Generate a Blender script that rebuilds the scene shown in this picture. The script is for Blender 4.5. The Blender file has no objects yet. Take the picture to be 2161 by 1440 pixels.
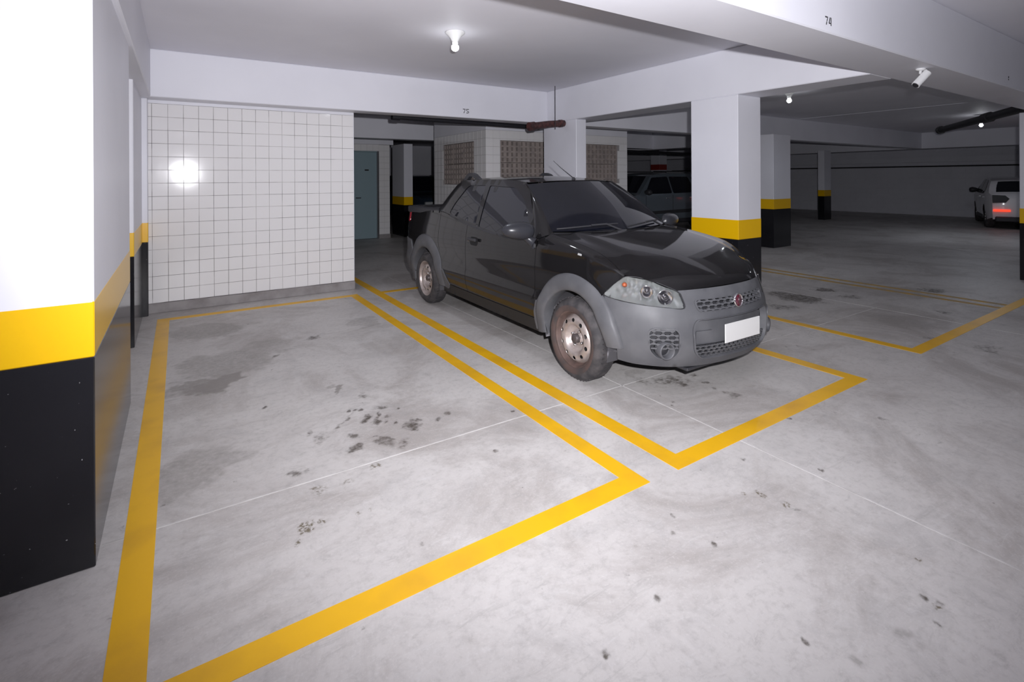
import bpy, math, random
import numpy as np
from mathutils import Vector, Matrix
from mathutils.geometry import delaunay_2d_cdt

random.seed(7)
rng = np.random.default_rng(7)
C = bpy.context.scene.collection
SC = bpy.context.scene
PI = math.pi

# ------------------------------------------------------------------ camera
YAW, ROLL, F, CY = 0.5775, -0.0051, 1080.0, 376.0
fw = Vector((math.sin(YAW), math.cos(YAW), 0)); rt = Vector((math.cos(YAW), -math.sin(YAW), 0)); up = Vector((0, 0, 1))
r2 = rt*math.cos(ROLL) + up*math.sin(ROLL); u2 = -rt*math.sin(ROLL) + up*math.cos(ROLL)
cam = bpy.data.cameras.new('camera'); camo = bpy.data.objects.new('camera', cam); C.objects.link(camo)
cam.sensor_width = 36; cam.lens = F/2161*36; cam.shift_y = (CY-720)/2161; cam.clip_start = 0.02; cam.clip_end = 200
camo.matrix_world = Matrix(((r2.x, u2.x, -fw.x, 0), (r2.y, u2.y, -fw.y, 0), (r2.z, u2.z, -fw.z, 1.5), (0, 0, 0, 1)))
SC.camera = camo

# ------------------------------------------------------------------ light and exposure
w = bpy.data.worlds.new('world'); SC.world = w; w.use_nodes = True
w.node_tree.nodes['Background'].inputs[0].default_value = (0.55, 0.6, 0.75, 1)
w.node_tree.nodes['Background'].inputs[1].default_value = 0.05
SC.view_settings.view_transform = 'Standard'; SC.view_settings.look = 'None'
SC.view_settings.gamma = 1; SC.view_settings.use_curve_mapping = False
SC.view_settings.exposure = 0.0
def lamp(name, kind, loc, power, color=(1, 1, 1), radius=0.05):
    l = bpy.data.lights.new(name, kind); l.energy = power; l.color = color
    if kind in ('POINT', 'SPOT'): l.shadow_soft_size = radius
    o = bpy.data.objects.new(name, l); C.objects.link(o); o.location = loc
    return o
# the photographer's flash in the hot shoe, tipped down with the camera
fl = lamp('camera_flash', 'SPOT', (0.12, -0.05, 1.66), 1000, (0.962, 0.958, 1.0), 0.025)
fl.data.spot_size = math.radians(114); fl.data.spot_blend = 1.0
fdir = Vector((math.sin(0.60), math.cos(0.60), 0.005))
fl.rotation_euler = fdir.to_track_quat('-Z', 'Y').to_euler(); fl.scale = (1.22, 1, 1)

# ------------------------------------------------------------------ materials
def mat(name, col, rough=0.5, metal=0.0, spec=0.5, coat=0.0, emit=None, es=0.0, noise=None, bump=None, coat_rough=0.05):
    m = bpy.data.materials.new(name); m.use_nodes = True
    nt = m.node_tree; b = nt.nodes['Principled BSDF']
    b.inputs['Base Color'].default_value = (*col, 1); b.inputs['Roughness'].default_value = rough
    b.inputs['Metallic'].default_value = metal; b.inputs['Specular IOR Level'].default_value = spec
    b.inputs['Coat Weight'].default_value = coat; b.inputs['Coat Roughness'].default_value = coat_rough
    if emit: b.inputs['Emission Color'].default_value = (*emit, 1); b.inputs['Emission Strength'].default_value = es
    if noise or bump:
        tc = nt.nodes.new('ShaderNodeNewGeometry')
    if noise:   # (scale, other colour, low, high)
        n = nt.nodes.new('ShaderNodeTexNoise'); n.inputs['Scale'].default_value = noise[0]; n.inputs['Detail'].default_value = 6
        r = nt.nodes.new('ShaderNodeMapRange'); r.inputs['From Min'].default_value = noise[2]; r.inputs['From Max'].default_value = noise[3]
        mx = nt.nodes.new('ShaderNodeMix'); mx.data_type = 'RGBA'
        mx.inputs[6].default_value = (*col, 1); mx.inputs[7].default_value = (*noise[1], 1)
        nt.links.new(tc.outputs['Position'], n.inputs['Vector']); nt.links.new(n.outputs['Fac'], r.inputs['Value'])
        nt.links.new(r.outputs['Result'], mx.inputs[0]); nt.links.new(mx.outputs[2], b.inputs['Base Color'])
    if bump:    # (scale, strength, distance)
        n = nt.nodes.new('ShaderNodeTexNoise'); n.inputs['Scale'].default_value = bump[0]; n.inputs['Detail'].default_value = 4
        bp = nt.nodes.new('ShaderNodeBump'); bp.inputs['Strength'].default_value = bump[1]; bp.inputs['Distance'].default_value = bump[2]
        nt.links.new(tc.outputs['Position'], n.inputs['Vector']); nt.links.new(n.outputs['Fac'], bp.inputs['Height'])
        nt.links.new(bp.outputs['Normal'], b.inputs['Normal'])
    return m

M = {}
M['white'] = mat('white_wall_paint', (0.80, 0.80, 0.86), 0.45, spec=0.35, noise=(1.3, (0.75, 0.75, 0.81), 0.4, 0.75), bump=(14, 0.12, 0.004))
M['ceil'] = mat('ceiling_paint', (0.83, 0.82, 0.88), 0.6, spec=0.3, noise=(0.9, (0.77, 0.76, 0.82), 0.4, 0.7), bump=(5, 0.15, 0.006))
M['yellow'] = mat('yellow_gloss_paint', (0.86, 0.50, 0.004), 0.28, spec=0.5, bump=(30, 0.05, 0.002))
M['black'] = mat('black_gloss_paint', (0.012, 0.012, 0.015), 0.16, spec=0.5, noise=(55, (0.28, 0.28, 0.29), 0.715, 0.745), bump=(22, 0.08, 0.002))
M['kerb'] = mat('kerb_concrete', (0.33, 0.31, 0.31), 0.8, noise=(5, (0.22, 0.2, 0.2), 0.4, 0.7), bump=(40, 0.3, 0.004))
M['tile'] = mat('white_glazed_tile', (0.84, 0.825, 0.83), 0.085, spec=0.3)
M['grout'] = mat('dark_grout', (0.10, 0.085, 0.085), 0.9, noise=(3.2, (0.55, 0.53, 0.53), 0.45, 0.6))
M['grout2'] = mat('pale_grout', (0.36, 0.34, 0.34), 0.9)
M['brick'] = mat('vent_block_clay', (0.37, 0.315, 0.29), 0.85, noise=(9, (0.29, 0.25, 0.235), 0.4, 0.65), bump=(50, 0.3, 0.004))
M['door'] = mat('grey_blue_door', (0.27, 0.37, 0.41), 0.4)
M['steel'] = mat('bare_metal', (0.6, 0.6, 0.62), 0.25, 1.0)
M['chrome'] = mat('chrome', (0.85, 0.85, 0.87), 0.08, 1.0)
M['pipe_dark'] = mat('dark_pipe', (0.02, 0.02, 0.025), 0.5)
M['pipe_brown'] = mat('brown_pipe', (0.10, 0.035, 0.032), 0.55, noise=(18, (0.04, 0.018, 0.018), 0.42, 0.6))
M['porcelain'] = mat('white_porcelain', (0.8, 0.8, 0.8), 0.2)
M['bulb'] = mat('lit_bulb', (1, 1, 1), 0.3, emit=(0.95, 0.97, 1), es=14)
M['plastic_white'] = mat('white_plastic', (0.85, 0.85, 0.86), 0.3)
M['ink'] = mat('stencil_ink', (0.012, 0.012, 0.014), 0.6)
M['red_paint'] = mat('red_paint', (0.3, 0.03, 0.02), 0.5)
M['seal'] = mat('joint_sealant', (0.64, 0.62, 0.61), 0.6, noise=(5, (0.48, 0.46, 0.45), 0.45, 0.65))
# vehicle
M['paint'] = mat('black_car_paint', (0.009, 0.0085, 0.0095), 0.6, spec=0.05, coat=0.9, coat_rough=0.06)
M['trim'] = mat('grey_rough_plastic', (0.088, 0.089, 0.098), 0.5, spec=0.4, noise=(6, (0.118, 0.119, 0.128), 0.4, 0.7), bump=(260, 0.12, 0.0006))
M['trimdark'] = mat('dark_plastic', (0.035, 0.035, 0.04), 0.5, spec=0.4)
M['mirror_plastic'] = mat('mirror_plastic', (0.03, 0.031, 0.038), 0.32)
M['glass'] = mat('tinted_glass', (0.006, 0.007, 0.012), 0.03, spec=0.6)
M['rubber'] = mat('tyre_rubber', (0.035, 0.033, 0.036), 0.75, noise=(14, (0.075, 0.068, 0.07), 0.4, 0.65))
M['sidewall'] = mat('dusty_sidewall', (0.085, 0.056, 0.05), 0.8, noise=(9, (0.05, 0.042, 0.042), 0.4, 0.65))
M['rust'] = mat('rusty_rim_edge', (0.12, 0.078, 0.068), 0.65, noise=(14, (0.07, 0.048, 0.043), 0.4, 0.65))
M['rim'] = mat('steel_rim', (0.50, 0.44, 0.42), 0.38, 0.55, noise=(10, (0.30, 0.24, 0.22), 0.45, 0.7))
M['hub'] = mat('dark_hub', (0.09, 0.075, 0.075), 0.5, 0.3)
M['well'] = mat('wheel_well_liner', (0.07, 0.068, 0.075), 0.7, noise=(11, (0.28, 0.27, 0.29), 0.6, 0.72))
M['lens_grey'] = mat('side_lens', (0.4, 0.4, 0.4), 0.15)
M['paint_low'] = mat('dusty_black_paint', (0.016, 0.015, 0.015), 0.5, spec=0.35)
M['reflector'] = mat('lamp_reflector', (0.82, 0.85, 0.85), 0.24, 0.5)
M['amber'] = mat('amber_bulb', (0.42, 0.10, 0.04), 0.25)
M['red_lens'] = mat('red_lens', (0.42, 0.015, 0.03), 0.15)
M['plate'] = mat('plate_white', (0.74, 0.74, 0.74), 0.4)
M['badge_red'] = mat('badge_red', (0.10, 0.008, 0.022), 0.2, coat=1)
M['under'] = mat('underbody_black', (0.008, 0.008, 0.009), 0.9)
M['suv'] = mat('slate_car_paint', (0.15, 0.18, 0.21), 0.3, 0.3, coat=0.8)
M['navy'] = mat('navy_car_paint', (0.03, 0.045, 0.07), 0.3, 0.2, coat=0.8)
M['whitecar'] = mat('white_car_paint', (0.72, 0.70, 0.72), 0.3, coat=0.8)
M['red_flash_glow'] = mat('reflector_flash_glow', (0.8, 0.05, 0.03), 0.2, emit=(1.0, 0.07, 0.03), es=1.1)  # emission stands in for flash light thrown back by the reflector
gl = bpy.data.materials.new('clear_lens'); gl.use_nodes = True
g = gl.node_tree.nodes['Principled BSDF']; g.inputs['Transmission Weight'].default_value = 1; g.inputs['Roughness'].default_value = 0.02
g.inputs['IOR'].default_value = 1.2; M['lens'] = gl

# ------------------------------------------------------------------ helpers
def mesh_obj(name, verts, faces, m, parent=None, smooth=None, mats=None, midx=None):
    me = bpy.data.meshes.new(name); me.from_pydata([tuple(map(float, v)) for v in verts], [], [tuple(f) for f in faces])
    for x in (mats or [m]): me.materials.append(x)
    if smooth is True: me.polygons.foreach_set('use_smooth', [True]*len(faces))
    elif smooth is not None: me.polygons.foreach_set('use_smooth', [bool(x) for x in smooth])
    if midx is not None: me.polygons.foreach_set('material_index', list(midx))
    me.update()
    o = bpy.data.objects.new(name, me); C.objects.link(o)
    if parent: o.parent = parent
    return o
def tag(o, label, cat, group=None, kind=None):
    o['label'] = label
    if cat: o['category'] = cat
    if group: o['group'] = group
    if kind: o['kind'] = kind
    return o
def thing(name, label, cat, loc=(0, 0, 0), group=None, kind=None, rotz=0):
    o = bpy.data.objects.new(name, None); C.objects.link(o); o.location = loc; o.rotation_euler = (0, 0, rotz)
    o.empty_display_size = 0.1
    return tag(o, label, cat, group, kind)
class MB:
    def __init__(s): s.v = []; s.f = []; s.sm = []
    def add(s, v, f, smooth=False):
        n = len(s.v); s.v += [tuple(map(float, x)) for x in v]; s.f += [tuple(i+n for i in q) for q in f]; s.sm += [smooth]*len(f); return s
    def box(s, a, b):
        (x0, y0, z0), (x1, y1, z1) = a, b
        return s.add([(x0, y0, z0), (x1, y0, z0), (x1, y1, z0), (x0, y1, z0), (x0, y0, z1), (x1, y0, z1), (x1, y1, z1), (x0, y1, z1)],
              [(0, 3, 2, 1), (4, 5, 6, 7), (0, 1, 5, 4), (1, 2, 6, 5), (2, 3, 7, 6), (3, 0, 4, 7)])
    def bbox(s, a, b, c=0.01):
        """box with chamfered edges"""
        (x0, y0, z0), (x1, y1, z1) = a, b; c = min(c, (x1-x0)/3, (y1-y0)/3, (z1-z0)/3)
        V = []; idx = {}
        for i, X in enumerate((x0, x1)):
            for j, Y in enumerate((y0, y1)):
                for k, Z in enumerate((z0, z1)):
                    sx, sy, sz = (1 if i == 0 else -1), (1 if j == 0 else -1), (1 if k == 0 else -1)
                    for ax, p in enumerate(((X, Y+sy*c, Z+sz*c), (X+sx*c, Y, Z+sz*c), (X+sx*c, Y+sy*c, Z))):
                        idx[(i, j, k, ax)] = len(V); V.append(p)
        Fs = []
        for ax in range(3):
            for e in (0, 1):
                q = []
                for a_, b_ in ((0, 0), (1, 0), (1, 1), (0, 1)):
                    key = [0, 0, 0]; key[ax] = e; o = [t for t in range(3) if t != ax]; key[o[0]] = a_; key[o[1]] = b_
                    q.append(idx[(*key, ax)])
                Fs.append(q)
        for ax in range(3):            # edges along axis ax
            o = [t for t in range(3) if t != ax]
            for a_ in (0, 1):
                for b_ in (0, 1):
                    k0 = [0, 0, 0]; k1 = [0, 0, 0]; k0[o[0]] = k1[o[0]] = a_; k0[o[1]] = k1[o[1]] = b_; k1[ax] = 1
                    Fs.append([idx[(*k0, o[0])], idx[(*k1, o[0])], idx[(*k1, o[1])], idx[(*k0, o[1])]])
        for i in (0, 1):
            for j in (0, 1):
                for k in (0, 1): Fs.append([idx[(i, j, k, 0)], idx[(i, j, k, 1)], idx[(i, j, k, 2)]])
        cen = np.array([(x0+x1)/2, (y0+y1)/2, (z0+z1)/2]); out = []
        for q in Fs:
            P = np.array([V[i] for i in q]); n = np.cross(P[1]-P[0], P[2]-P[0])
            out.append(q if n @ (P.mean(0)-cen) > 0 else q[::-1])
        return s.add(V, out)
    def tube(s, pts, r, n=12, caps=True):
        pts = [np.array(p, float) for p in pts]; rs = r if isinstance(r, (list, tuple)) else [r]*len(pts)
        rings = []; prev = None
        for i, p in enumerate(pts):
            d = (pts[min(i+1, len(pts)-1)]-pts[max(i-1, 0)]); d = d/np.linalg.norm(d)
            a = prev if prev is not None else (np.array([0, 0, 1.]) if abs(d[2]) < .9 else np.array([1., 0, 0]))
            x = a - d*(a@d); x /= np.linalg.norm(x); prev = x; y = np.cross(d, x)
            rings.append([p+rs[i]*(x*math.cos(2*PI*k/n)+y*math.sin(2*PI*k/n)) for k in range(n)])
        v = [q for R in rings for q in R]; f = []
        for i in range(len(pts)-1):
            for k in range(n): f.append((i*n+k, i*n+(k+1) % n, (i+1)*n+(k+1) % n, (i+1)*n+k))
        s.add(v, f, True)
        if caps: s.add(rings[0], [tuple(range(n))[::-1]]); s.add(rings[-1], [tuple(range(n))])
        return s
    def lathe(s, prof, origin=(0, 0, 0), axis='z', n=32, flip=False):
        """prof: (radius, height) pairs"""
        v = []; o = np.array(origin, float)
        for r, h in prof:
            for k in range(n):
                a = 2*PI*k/n; c, d = r*math.cos(a), r*math.sin(a)
                p = {'z': (c, d, h), 'x': (h, c, d), 'y': (d, h, c)}[axis]; v.append(o+np.array(p))
        f = []
        for i in range(len(prof)-1):
            for k in range(n):
                q = (i*n+k, i*n+(k+1) % n, (i+1)*n+(k+1) % n, (i+1)*n+k); f.append(q[::-1] if flip else q)
        return s.add(v, f, True)
    def build(s, name, m, parent=None): return mesh_obj(name, s.v, s.f, m, parent, s.sm)
def grid(name, fn, us, vs, m, parent=None, out=None, thick=0):
    """surface fn(u,v) sampled on lists us, vs"""
    P = np.array([[fn(u, v) for v in vs] for u in us]); nu, nv = len(us), len(vs)
    V = P.reshape(-1, 3); Fc = [(i*nv+j, (i+1)*nv+j, (i+1)*nv+j+1, i*nv+j+1) for i in range(nu-1) for j in range(nv-1)]
    return shell(name, V, Fc, m, parent, out, thick)
def shell(name, V, Fc, m, parent, out, thick, edge=0.0):
    V = np.array(V, float); nrm = np.zeros_like(V)
    for q in Fc:
        n = np.cross(V[q[1]]-V[q[0]], V[q[-1]]-V[q[0]])
        for i in q: nrm[i] += n
    tot = nrm.sum(0)
    if out is not None and tot @ np.array(out) < 0: Fc = [q[::-1] for q in Fc]; nrm = -nrm
    nrm /= np.linalg.norm(nrm, axis=1, keepdims=True)+1e-12
    faces = [tuple(q) for q in Fc]; sm = [True]*len(faces); VV = V
    if thick:
        cnt = {}
        for q in Fc:
            for a, b in zip(q, list(q[1:])+[q[0]]): cnt[(a, b)] = 1
        bd = [(a, b) for (a, b) in cnt if (b, a) not in cnt]
        n0 = len(V); VV = np.vstack([V, V-nrm*thick]); 
        faces += [tuple(i+n0 for i in q[::-1]) for q in Fc]; sm += [True]*len(Fc)
        ids = sorted({i for e in bd for i in e}); mp = {i: k for k, i in enumerate(ids)}; n1 = len(VV); k = len(ids)
        VV = np.vstack([VV, V[ids], (V-nrm*thick)[ids]])
        for a, b in bd: faces.append((n1+mp[b], n1+mp[a], n1+k+mp[a], n1+k+mp[b])); sm.append(False)
    return mesh_obj(name, VV, faces, m, parent, sm)
def resample(poly, sp):
    out = []
    for a, b in zip(poly, poly[1:]+poly[:1]):
        a = np.array(a, float); b = np.array(b, float); L = np.linalg.norm(b-a); n = max(1, int(round(L/sp)))
        for i in range(n): out.append(tuple(a+(b-a)*i/n))
    return out
def inside(poly, P):
    x, y = P[:, 0], P[:, 1]; r = np.zeros(len(P), bool); q = np.array(poly)
    for (x0, y0), (x1, y1) in zip(q, np.roll(q, -1, 0)):
        c = ((y0 > y) != (y1 > y)); 
        if y0 != y1: r ^= c & (x < (x1-x0)*(y-y0)/(y1-y0)+x0)
    return r
def edgedist(poly, P):
    d = np.full(len(P), 9e9); q = np.array(poly)
    for a, b in zip(q, np.roll(q, -1, 0)):
        ab = b-a; t = np.clip(((P-a)@ab)/(ab@ab+1e-12), 0, 1); d = np.minimum(d, np.linalg.norm(P-(a+t[:, None]*ab), axis=1))
    return d
def panel(name, poly, fn, m, parent, holes=(), sp=0.03, thick=0.003, out=None, off=0.0):
    """polygon in parameter space with holes, triangulated and mapped through fn onto a curved surface"""
    loops = [resample(list(poly), sp)]+[resample(list(h), sp) for h in holes]
    pts = [p for l in loops for p in l]; ed = []; n = 0
    for l in loops: ed += [(n+i, n+(i+1) % len(l)) for i in range(len(l))]; n += len(l)
    a = np.array(loops[0]); x0, y0 = a.min(0); x1, y1 = a.max(0)
    gx, gy = np.meshgrid(np.arange(x0+sp/2, x1, sp), np.arange(y0+sp/2, y1, sp)); gx = gx+((np.arange(gx.shape[0]) % 2)*sp/2)[:, None]
    G = np.stack([gx.ravel(), gy.ravel()], 1)
    if len(G):
        k = inside(loops[0], G)
        for h in loops[1:]: k &= ~inside(h, G)
        for l in loops: k &= edgedist(l, G) > sp*0.55
        pts = pts+[tuple(p) for p in G[k]]
    vs, _, tri, *_ = delaunay_2d_cdt([Vector(p) for p in pts], ed, [], 0, 1e-7)
    vs = np.array([tuple(v) for v in vs]); tri = [list(t) for t in tri]
    cen = np.array([vs[t].mean(0) for t in tri]); k = inside(loops[0], cen)
    for h in loops[1:]: k &= ~inside(h, cen)
    tri = [t for t, q in zip(tri, k) if q]
    used = sorted({i for t in tri for i in t}); mp = {i: j for j, i in enumerate(used)}
    V = [fn(*vs[i]) for i in used]; tri = [[mp[i] for i in t] for t in tri]
    if off:
        V = np.array(V); nrm = np.zeros_like(V)
        for q in tri:
            nn = np.cross(V[q[1]]-V[q[0]], V[q[2]]-V[q[0]])
            for i in q: nrm[i] += nn
        if nrm.sum(0)@np.array(out) < 0: nrm = -nrm
        V = V+off*nrm/(np.linalg.norm(nrm, axis=1, keepdims=True)+1e-12)
    return shell(name, V, tri, m, parent, out, thick)
def rounded(poly, r, n=5):
    """rounds the corners of a polygon"""
    out = []; N = len(poly); rr = r if isinstance(r, (list, tuple)) else [r]*N
    for i in range(N):
        p = np.array(poly[i], float); a = np.array(poly[i-1], float)-p; b = np.array(poly[(i+1) % N], float)-p
        la, lb = np.linalg.norm(a), np.linalg.norm(b); q = min(rr[i], la*.48, lb*.48)
        A, B = p+a/la*q, p+b/lb*q
        for k in range(n+1):
            t = k/n; out.append(tuple((1-t)**2*A+2*t*(1-t)*p+t*t*B))
    return out
def smooth_loop(pts, n=6):
    out = []; N = len(pts); P = [np.array(p, float) for p in pts]
    for i in range(N):
        a, b, c, d = P[i-1], P[i], P[(i+1) % N], P[(i+2) % N]
        for k in range(n):
            t = k/n; out.append(tuple(0.5*((2*b)+(c-a)*t+(2*a-5*b+4*c-d)*t*t+(3*b-a-3*c+d)*t**3)))
    return out
def spl(xs, ys):
    xs = np.array(xs, float); ys = np.array(ys, float); h = np.diff(xs); d = np.diff(ys)/h
    m = np.zeros_like(ys); m[0] = d[0]; m[-1] = d[-1]
    for i in range(1, len(xs)-1): m[i] = 0 if d[i-1]*d[i] <= 0 else 2*d[i-1]*d[i]/(d[i-1]+d[i])
    def f(x):
        x = min(max(x, xs[0]), xs[-1]); i = int(min(max(np.searchsorted(xs, x)-1, 0), len(xs)-2)); u = (x-xs[i])/h[i]
        return float(ys[i]*(1+2*u)*(1-u)**2+m[i]*h[i]*u*(1-u)**2+ys[i+1]*u*u*(3-2*u)+m[i+1]*h[i]*u*u*(u-1))
    return f
def copy_tree(o, parent=None):
    c = o.copy(); C.objects.link(c); c.parent = parent
    for ch in list(o.children): copy_tree(ch, c)
    return c
def arc(cx, cy, r, a0, a1, n):
    return [(cx+r*math.cos(math.radians(a0+(a1-a0)*i/n)), cy+r*math.sin(math.radians(a0+(a1-a0)*i/n))) for i in range(n+1)]

STAINS = [(0.26,4.34,0.132,0.203,-0.59,0.75,1), (0.07,4.38,0.159,0.146,-0.59,0.6,1), (-0.05,4.29,0.07,0.055,-0.59,0.4,1), (0.91,3.35,0.016,0.021,-0.58,1,0), (0.95,3.34,0.015,0.02,-0.6,1,0), (0.98,3.32,0.021,0.023,-0.58,1,0), (0.97,3.18,0.03,0.06,-0.58,1,0), (1.03,3.15,0.043,0.12,-0.58,0.75,0), (1.1,3.29,0.065,0.042,-0.59,0.6,0), (1.19,2.93,0.072,0.086,-0.58,0.7,0), (0.99,2.84,0.045,0.072,-0.59,0.65,0), (1.05,2.77,0.045,0.066,-0.59,0.45,0), (0.86,3.02,0.046,0.034,-0.58,0.85,0), (0.84,2.85,0.04,0.052,-0.59,0.75,0), (0.93,3.72,0.031,0.086,-0.59,0.7,1), (0.9,3.81,0.037,0.045,-0.6,0.5,1), (0.84,3.24,0.022,0.17,-0.59,0.45,0), (0.7,3.08,0.058,0.082,-0.59,0.35,0), (1.35,2.92,0.03,0.037,-0.59,0.6,0), (1.43,2.97,0.033,0.028,-0.59,0.6,0), (0.65,3.18,0.023,0.035,-0.59,0.7,0), (1.07,3.51,0.049,0.06,-0.6,0.5,0), (0.49,2.78,0.044,0.038,-0.58,0.65,0), (0.55,2.78,0.022,0.034,-0.59,0.5,0), (0.84,2.62,0.049,0.045,-0.59,0.5,2), (0.56,2.57,0.048,0.053,-0.59,0.4,2), (0.7,2.57,0.035,0.028,-0.58,0.4,2), (1.03,5.06,0.041,0.089,-0.59,0.7,0), (0.69,4.72,0.024,0.054,-0.61,0.6,0), (0.46,3.71,0.013,0.032,-0.57,0.8,0), (0.46,2.31,0.041,0.058,-0.58,1,2), (0.52,2.34,0.024,0.022,-0.59,0.9,2), (0.41,2.25,0.017,0.022,-0.57,0.6,2), (0.67,2.3,0.011,0.013,-0.59,0.7,2), (0.72,2.3,0.009,0.013,-0.59,0.6,2), (0.83,1.96,0.013,0.016,-0.59,0.5,0), (1.45,2.4,0.02,0.018,-0.57,0.9,0), (1.8,2.75,0.023,0.027,-0.6,0.7,0), (1.11,3.02,0.017,0.021,-0.58,0.9,0), (1.06,3.06,0.012,0.021,-0.58,0.9,0), (1.2,3.21,0.013,0.021,-0.59,0.8,0), (0.09,3.12,0.196,0.28,-0.59,0.42,1), (0.33,4.78,0.39,0.31,-0.59,0.45,1), (0.67,5.02,0.231,0.238,-0.59,0.35,1), (1.64,5.35,0.167,0.232,-0.6,0.35,1), (0.21,5.89,0.355,0.276,-0.59,0.45,1), (0.96,2.93,0.035,0.014,-0.58,0.7,0), (0.8,3.16,0.014,0.018,-0.61,0.8,0), (1.11,3.13,0.032,0.033,-0.59,0.6,0), (3.06,2.51,0.164,0.113,-0.59,0.5,0), (2.87,2.62,0.074,0.077,-0.59,0.45,0), (3.07,2.43,0.064,0.06,-0.59,0.6,0), (3.22,2.37,0.036,0.031,-0.59,0.7,0), (3.17,2.26,0.019,0.025,-0.58,0.7,0), (3.16,2.14,0.073,0.063,-0.59,0.55,0), (3.25,2.52,0.102,0.042,-0.59,0.5,0), (2.92,2.77,0.044,0.102,-0.58,0.35,1), (2.29,1.39,0.019,0.03,-0.58,0.8,2), (2.23,1.43,0.017,0.026,-0.6,0.5,2), (2.31,1.28,0.022,0.032,-0.58,0.8,2), (2.32,1.23,0.022,0.017,-0.59,0.5,0), (1.83,1.3,0.01,0.012,-0.57,0.9,0), (1.83,1.51,0.014,0.01,-0.58,0.7,0), (1.74,1.44,0.013,0.01,-0.57,0.5,0), (1.42,1.25,0.008,0.009,-0.61,0.9,0), (2.42,0.8,0.019,0.021,-0.58,0.7,2), (2.22,0.73,0.013,0.01,-0.59,0.8,0), (2.21,0.69,0.015,0.014,-0.6,0.7,2), (1.98,0.7,0.034,0.025,-0.58,0.45,1), (1.97,0.65,0.017,0.014,-0.6,0.35,1), (1.75,0.75,0.011,0.011,-0.59,0.5,1), (1.69,0.87,0.01,0.011,-0.57,0.7,0), (1.12,1.19,0.006,0.006,-0.61,0.8,0), (2.74,1.33,0.012,0.012,-0.55,0.9,0), (2.1,1.07,0.071,0.056,-0.59,0.2,1), (2.51,1.61,0.016,0.012,-0.59,0.7,0), (3.16,1.73,0.022,0.017,-0.59,0.9,0), (2.77,2.28,0.018,0.018,-0.59,0.8,0), (2.71,2.24,0.014,0.014,-0.59,0.7,0), (3.63,1.4,0.03,0.025,-0.57,0.5,0), (2.14,1.32,0.089,0.037,-0.59,0.18,1), (2.23,0.69,0.007,0.007,-0.57,0.6,0), (2.12,0.66,0.007,0.006,-0.59,0.7,0), (1.55,1.47,0.013,0.012,-0.59,0.4,2), (6.41,3.34,0.288,0.282,-0.6,1,0), (6.45,3.64,0.201,0.184,-0.6,0.7,0), (5.83,3.25,0.241,0.149,-0.6,0.5,0), (7.14,3.41,0.188,0.147,-0.6,0.8,0), (8.25,2.62,0.186,0.159,-0.6,0.85,0), (9.79,2.51,0.169,0.155,-0.6,0.7,0), (12.72,5.03,0.252,0.262,-0.62,0.6,0), (11.26,5,0.313,0.262,-0.61,0.6,0), (6.99,3.06,0.178,0.134,-0.6,0.5,0), (6.22,2.21,0.266,0.298,-0.59,0.3,1), (5.88,1.46,0.135,0.157,-0.59,0.4,0), (7.05,2.14,0.086,0.114,-0.59,0.5,0), (7.43,1.69,0.125,0.287,-0.6,0.25,1), (4.49,2.46,0.016,0.032,-0.59,0.6,0), (5.86,1.82,0.108,0.08,-0.59,0.4,0)]
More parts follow.
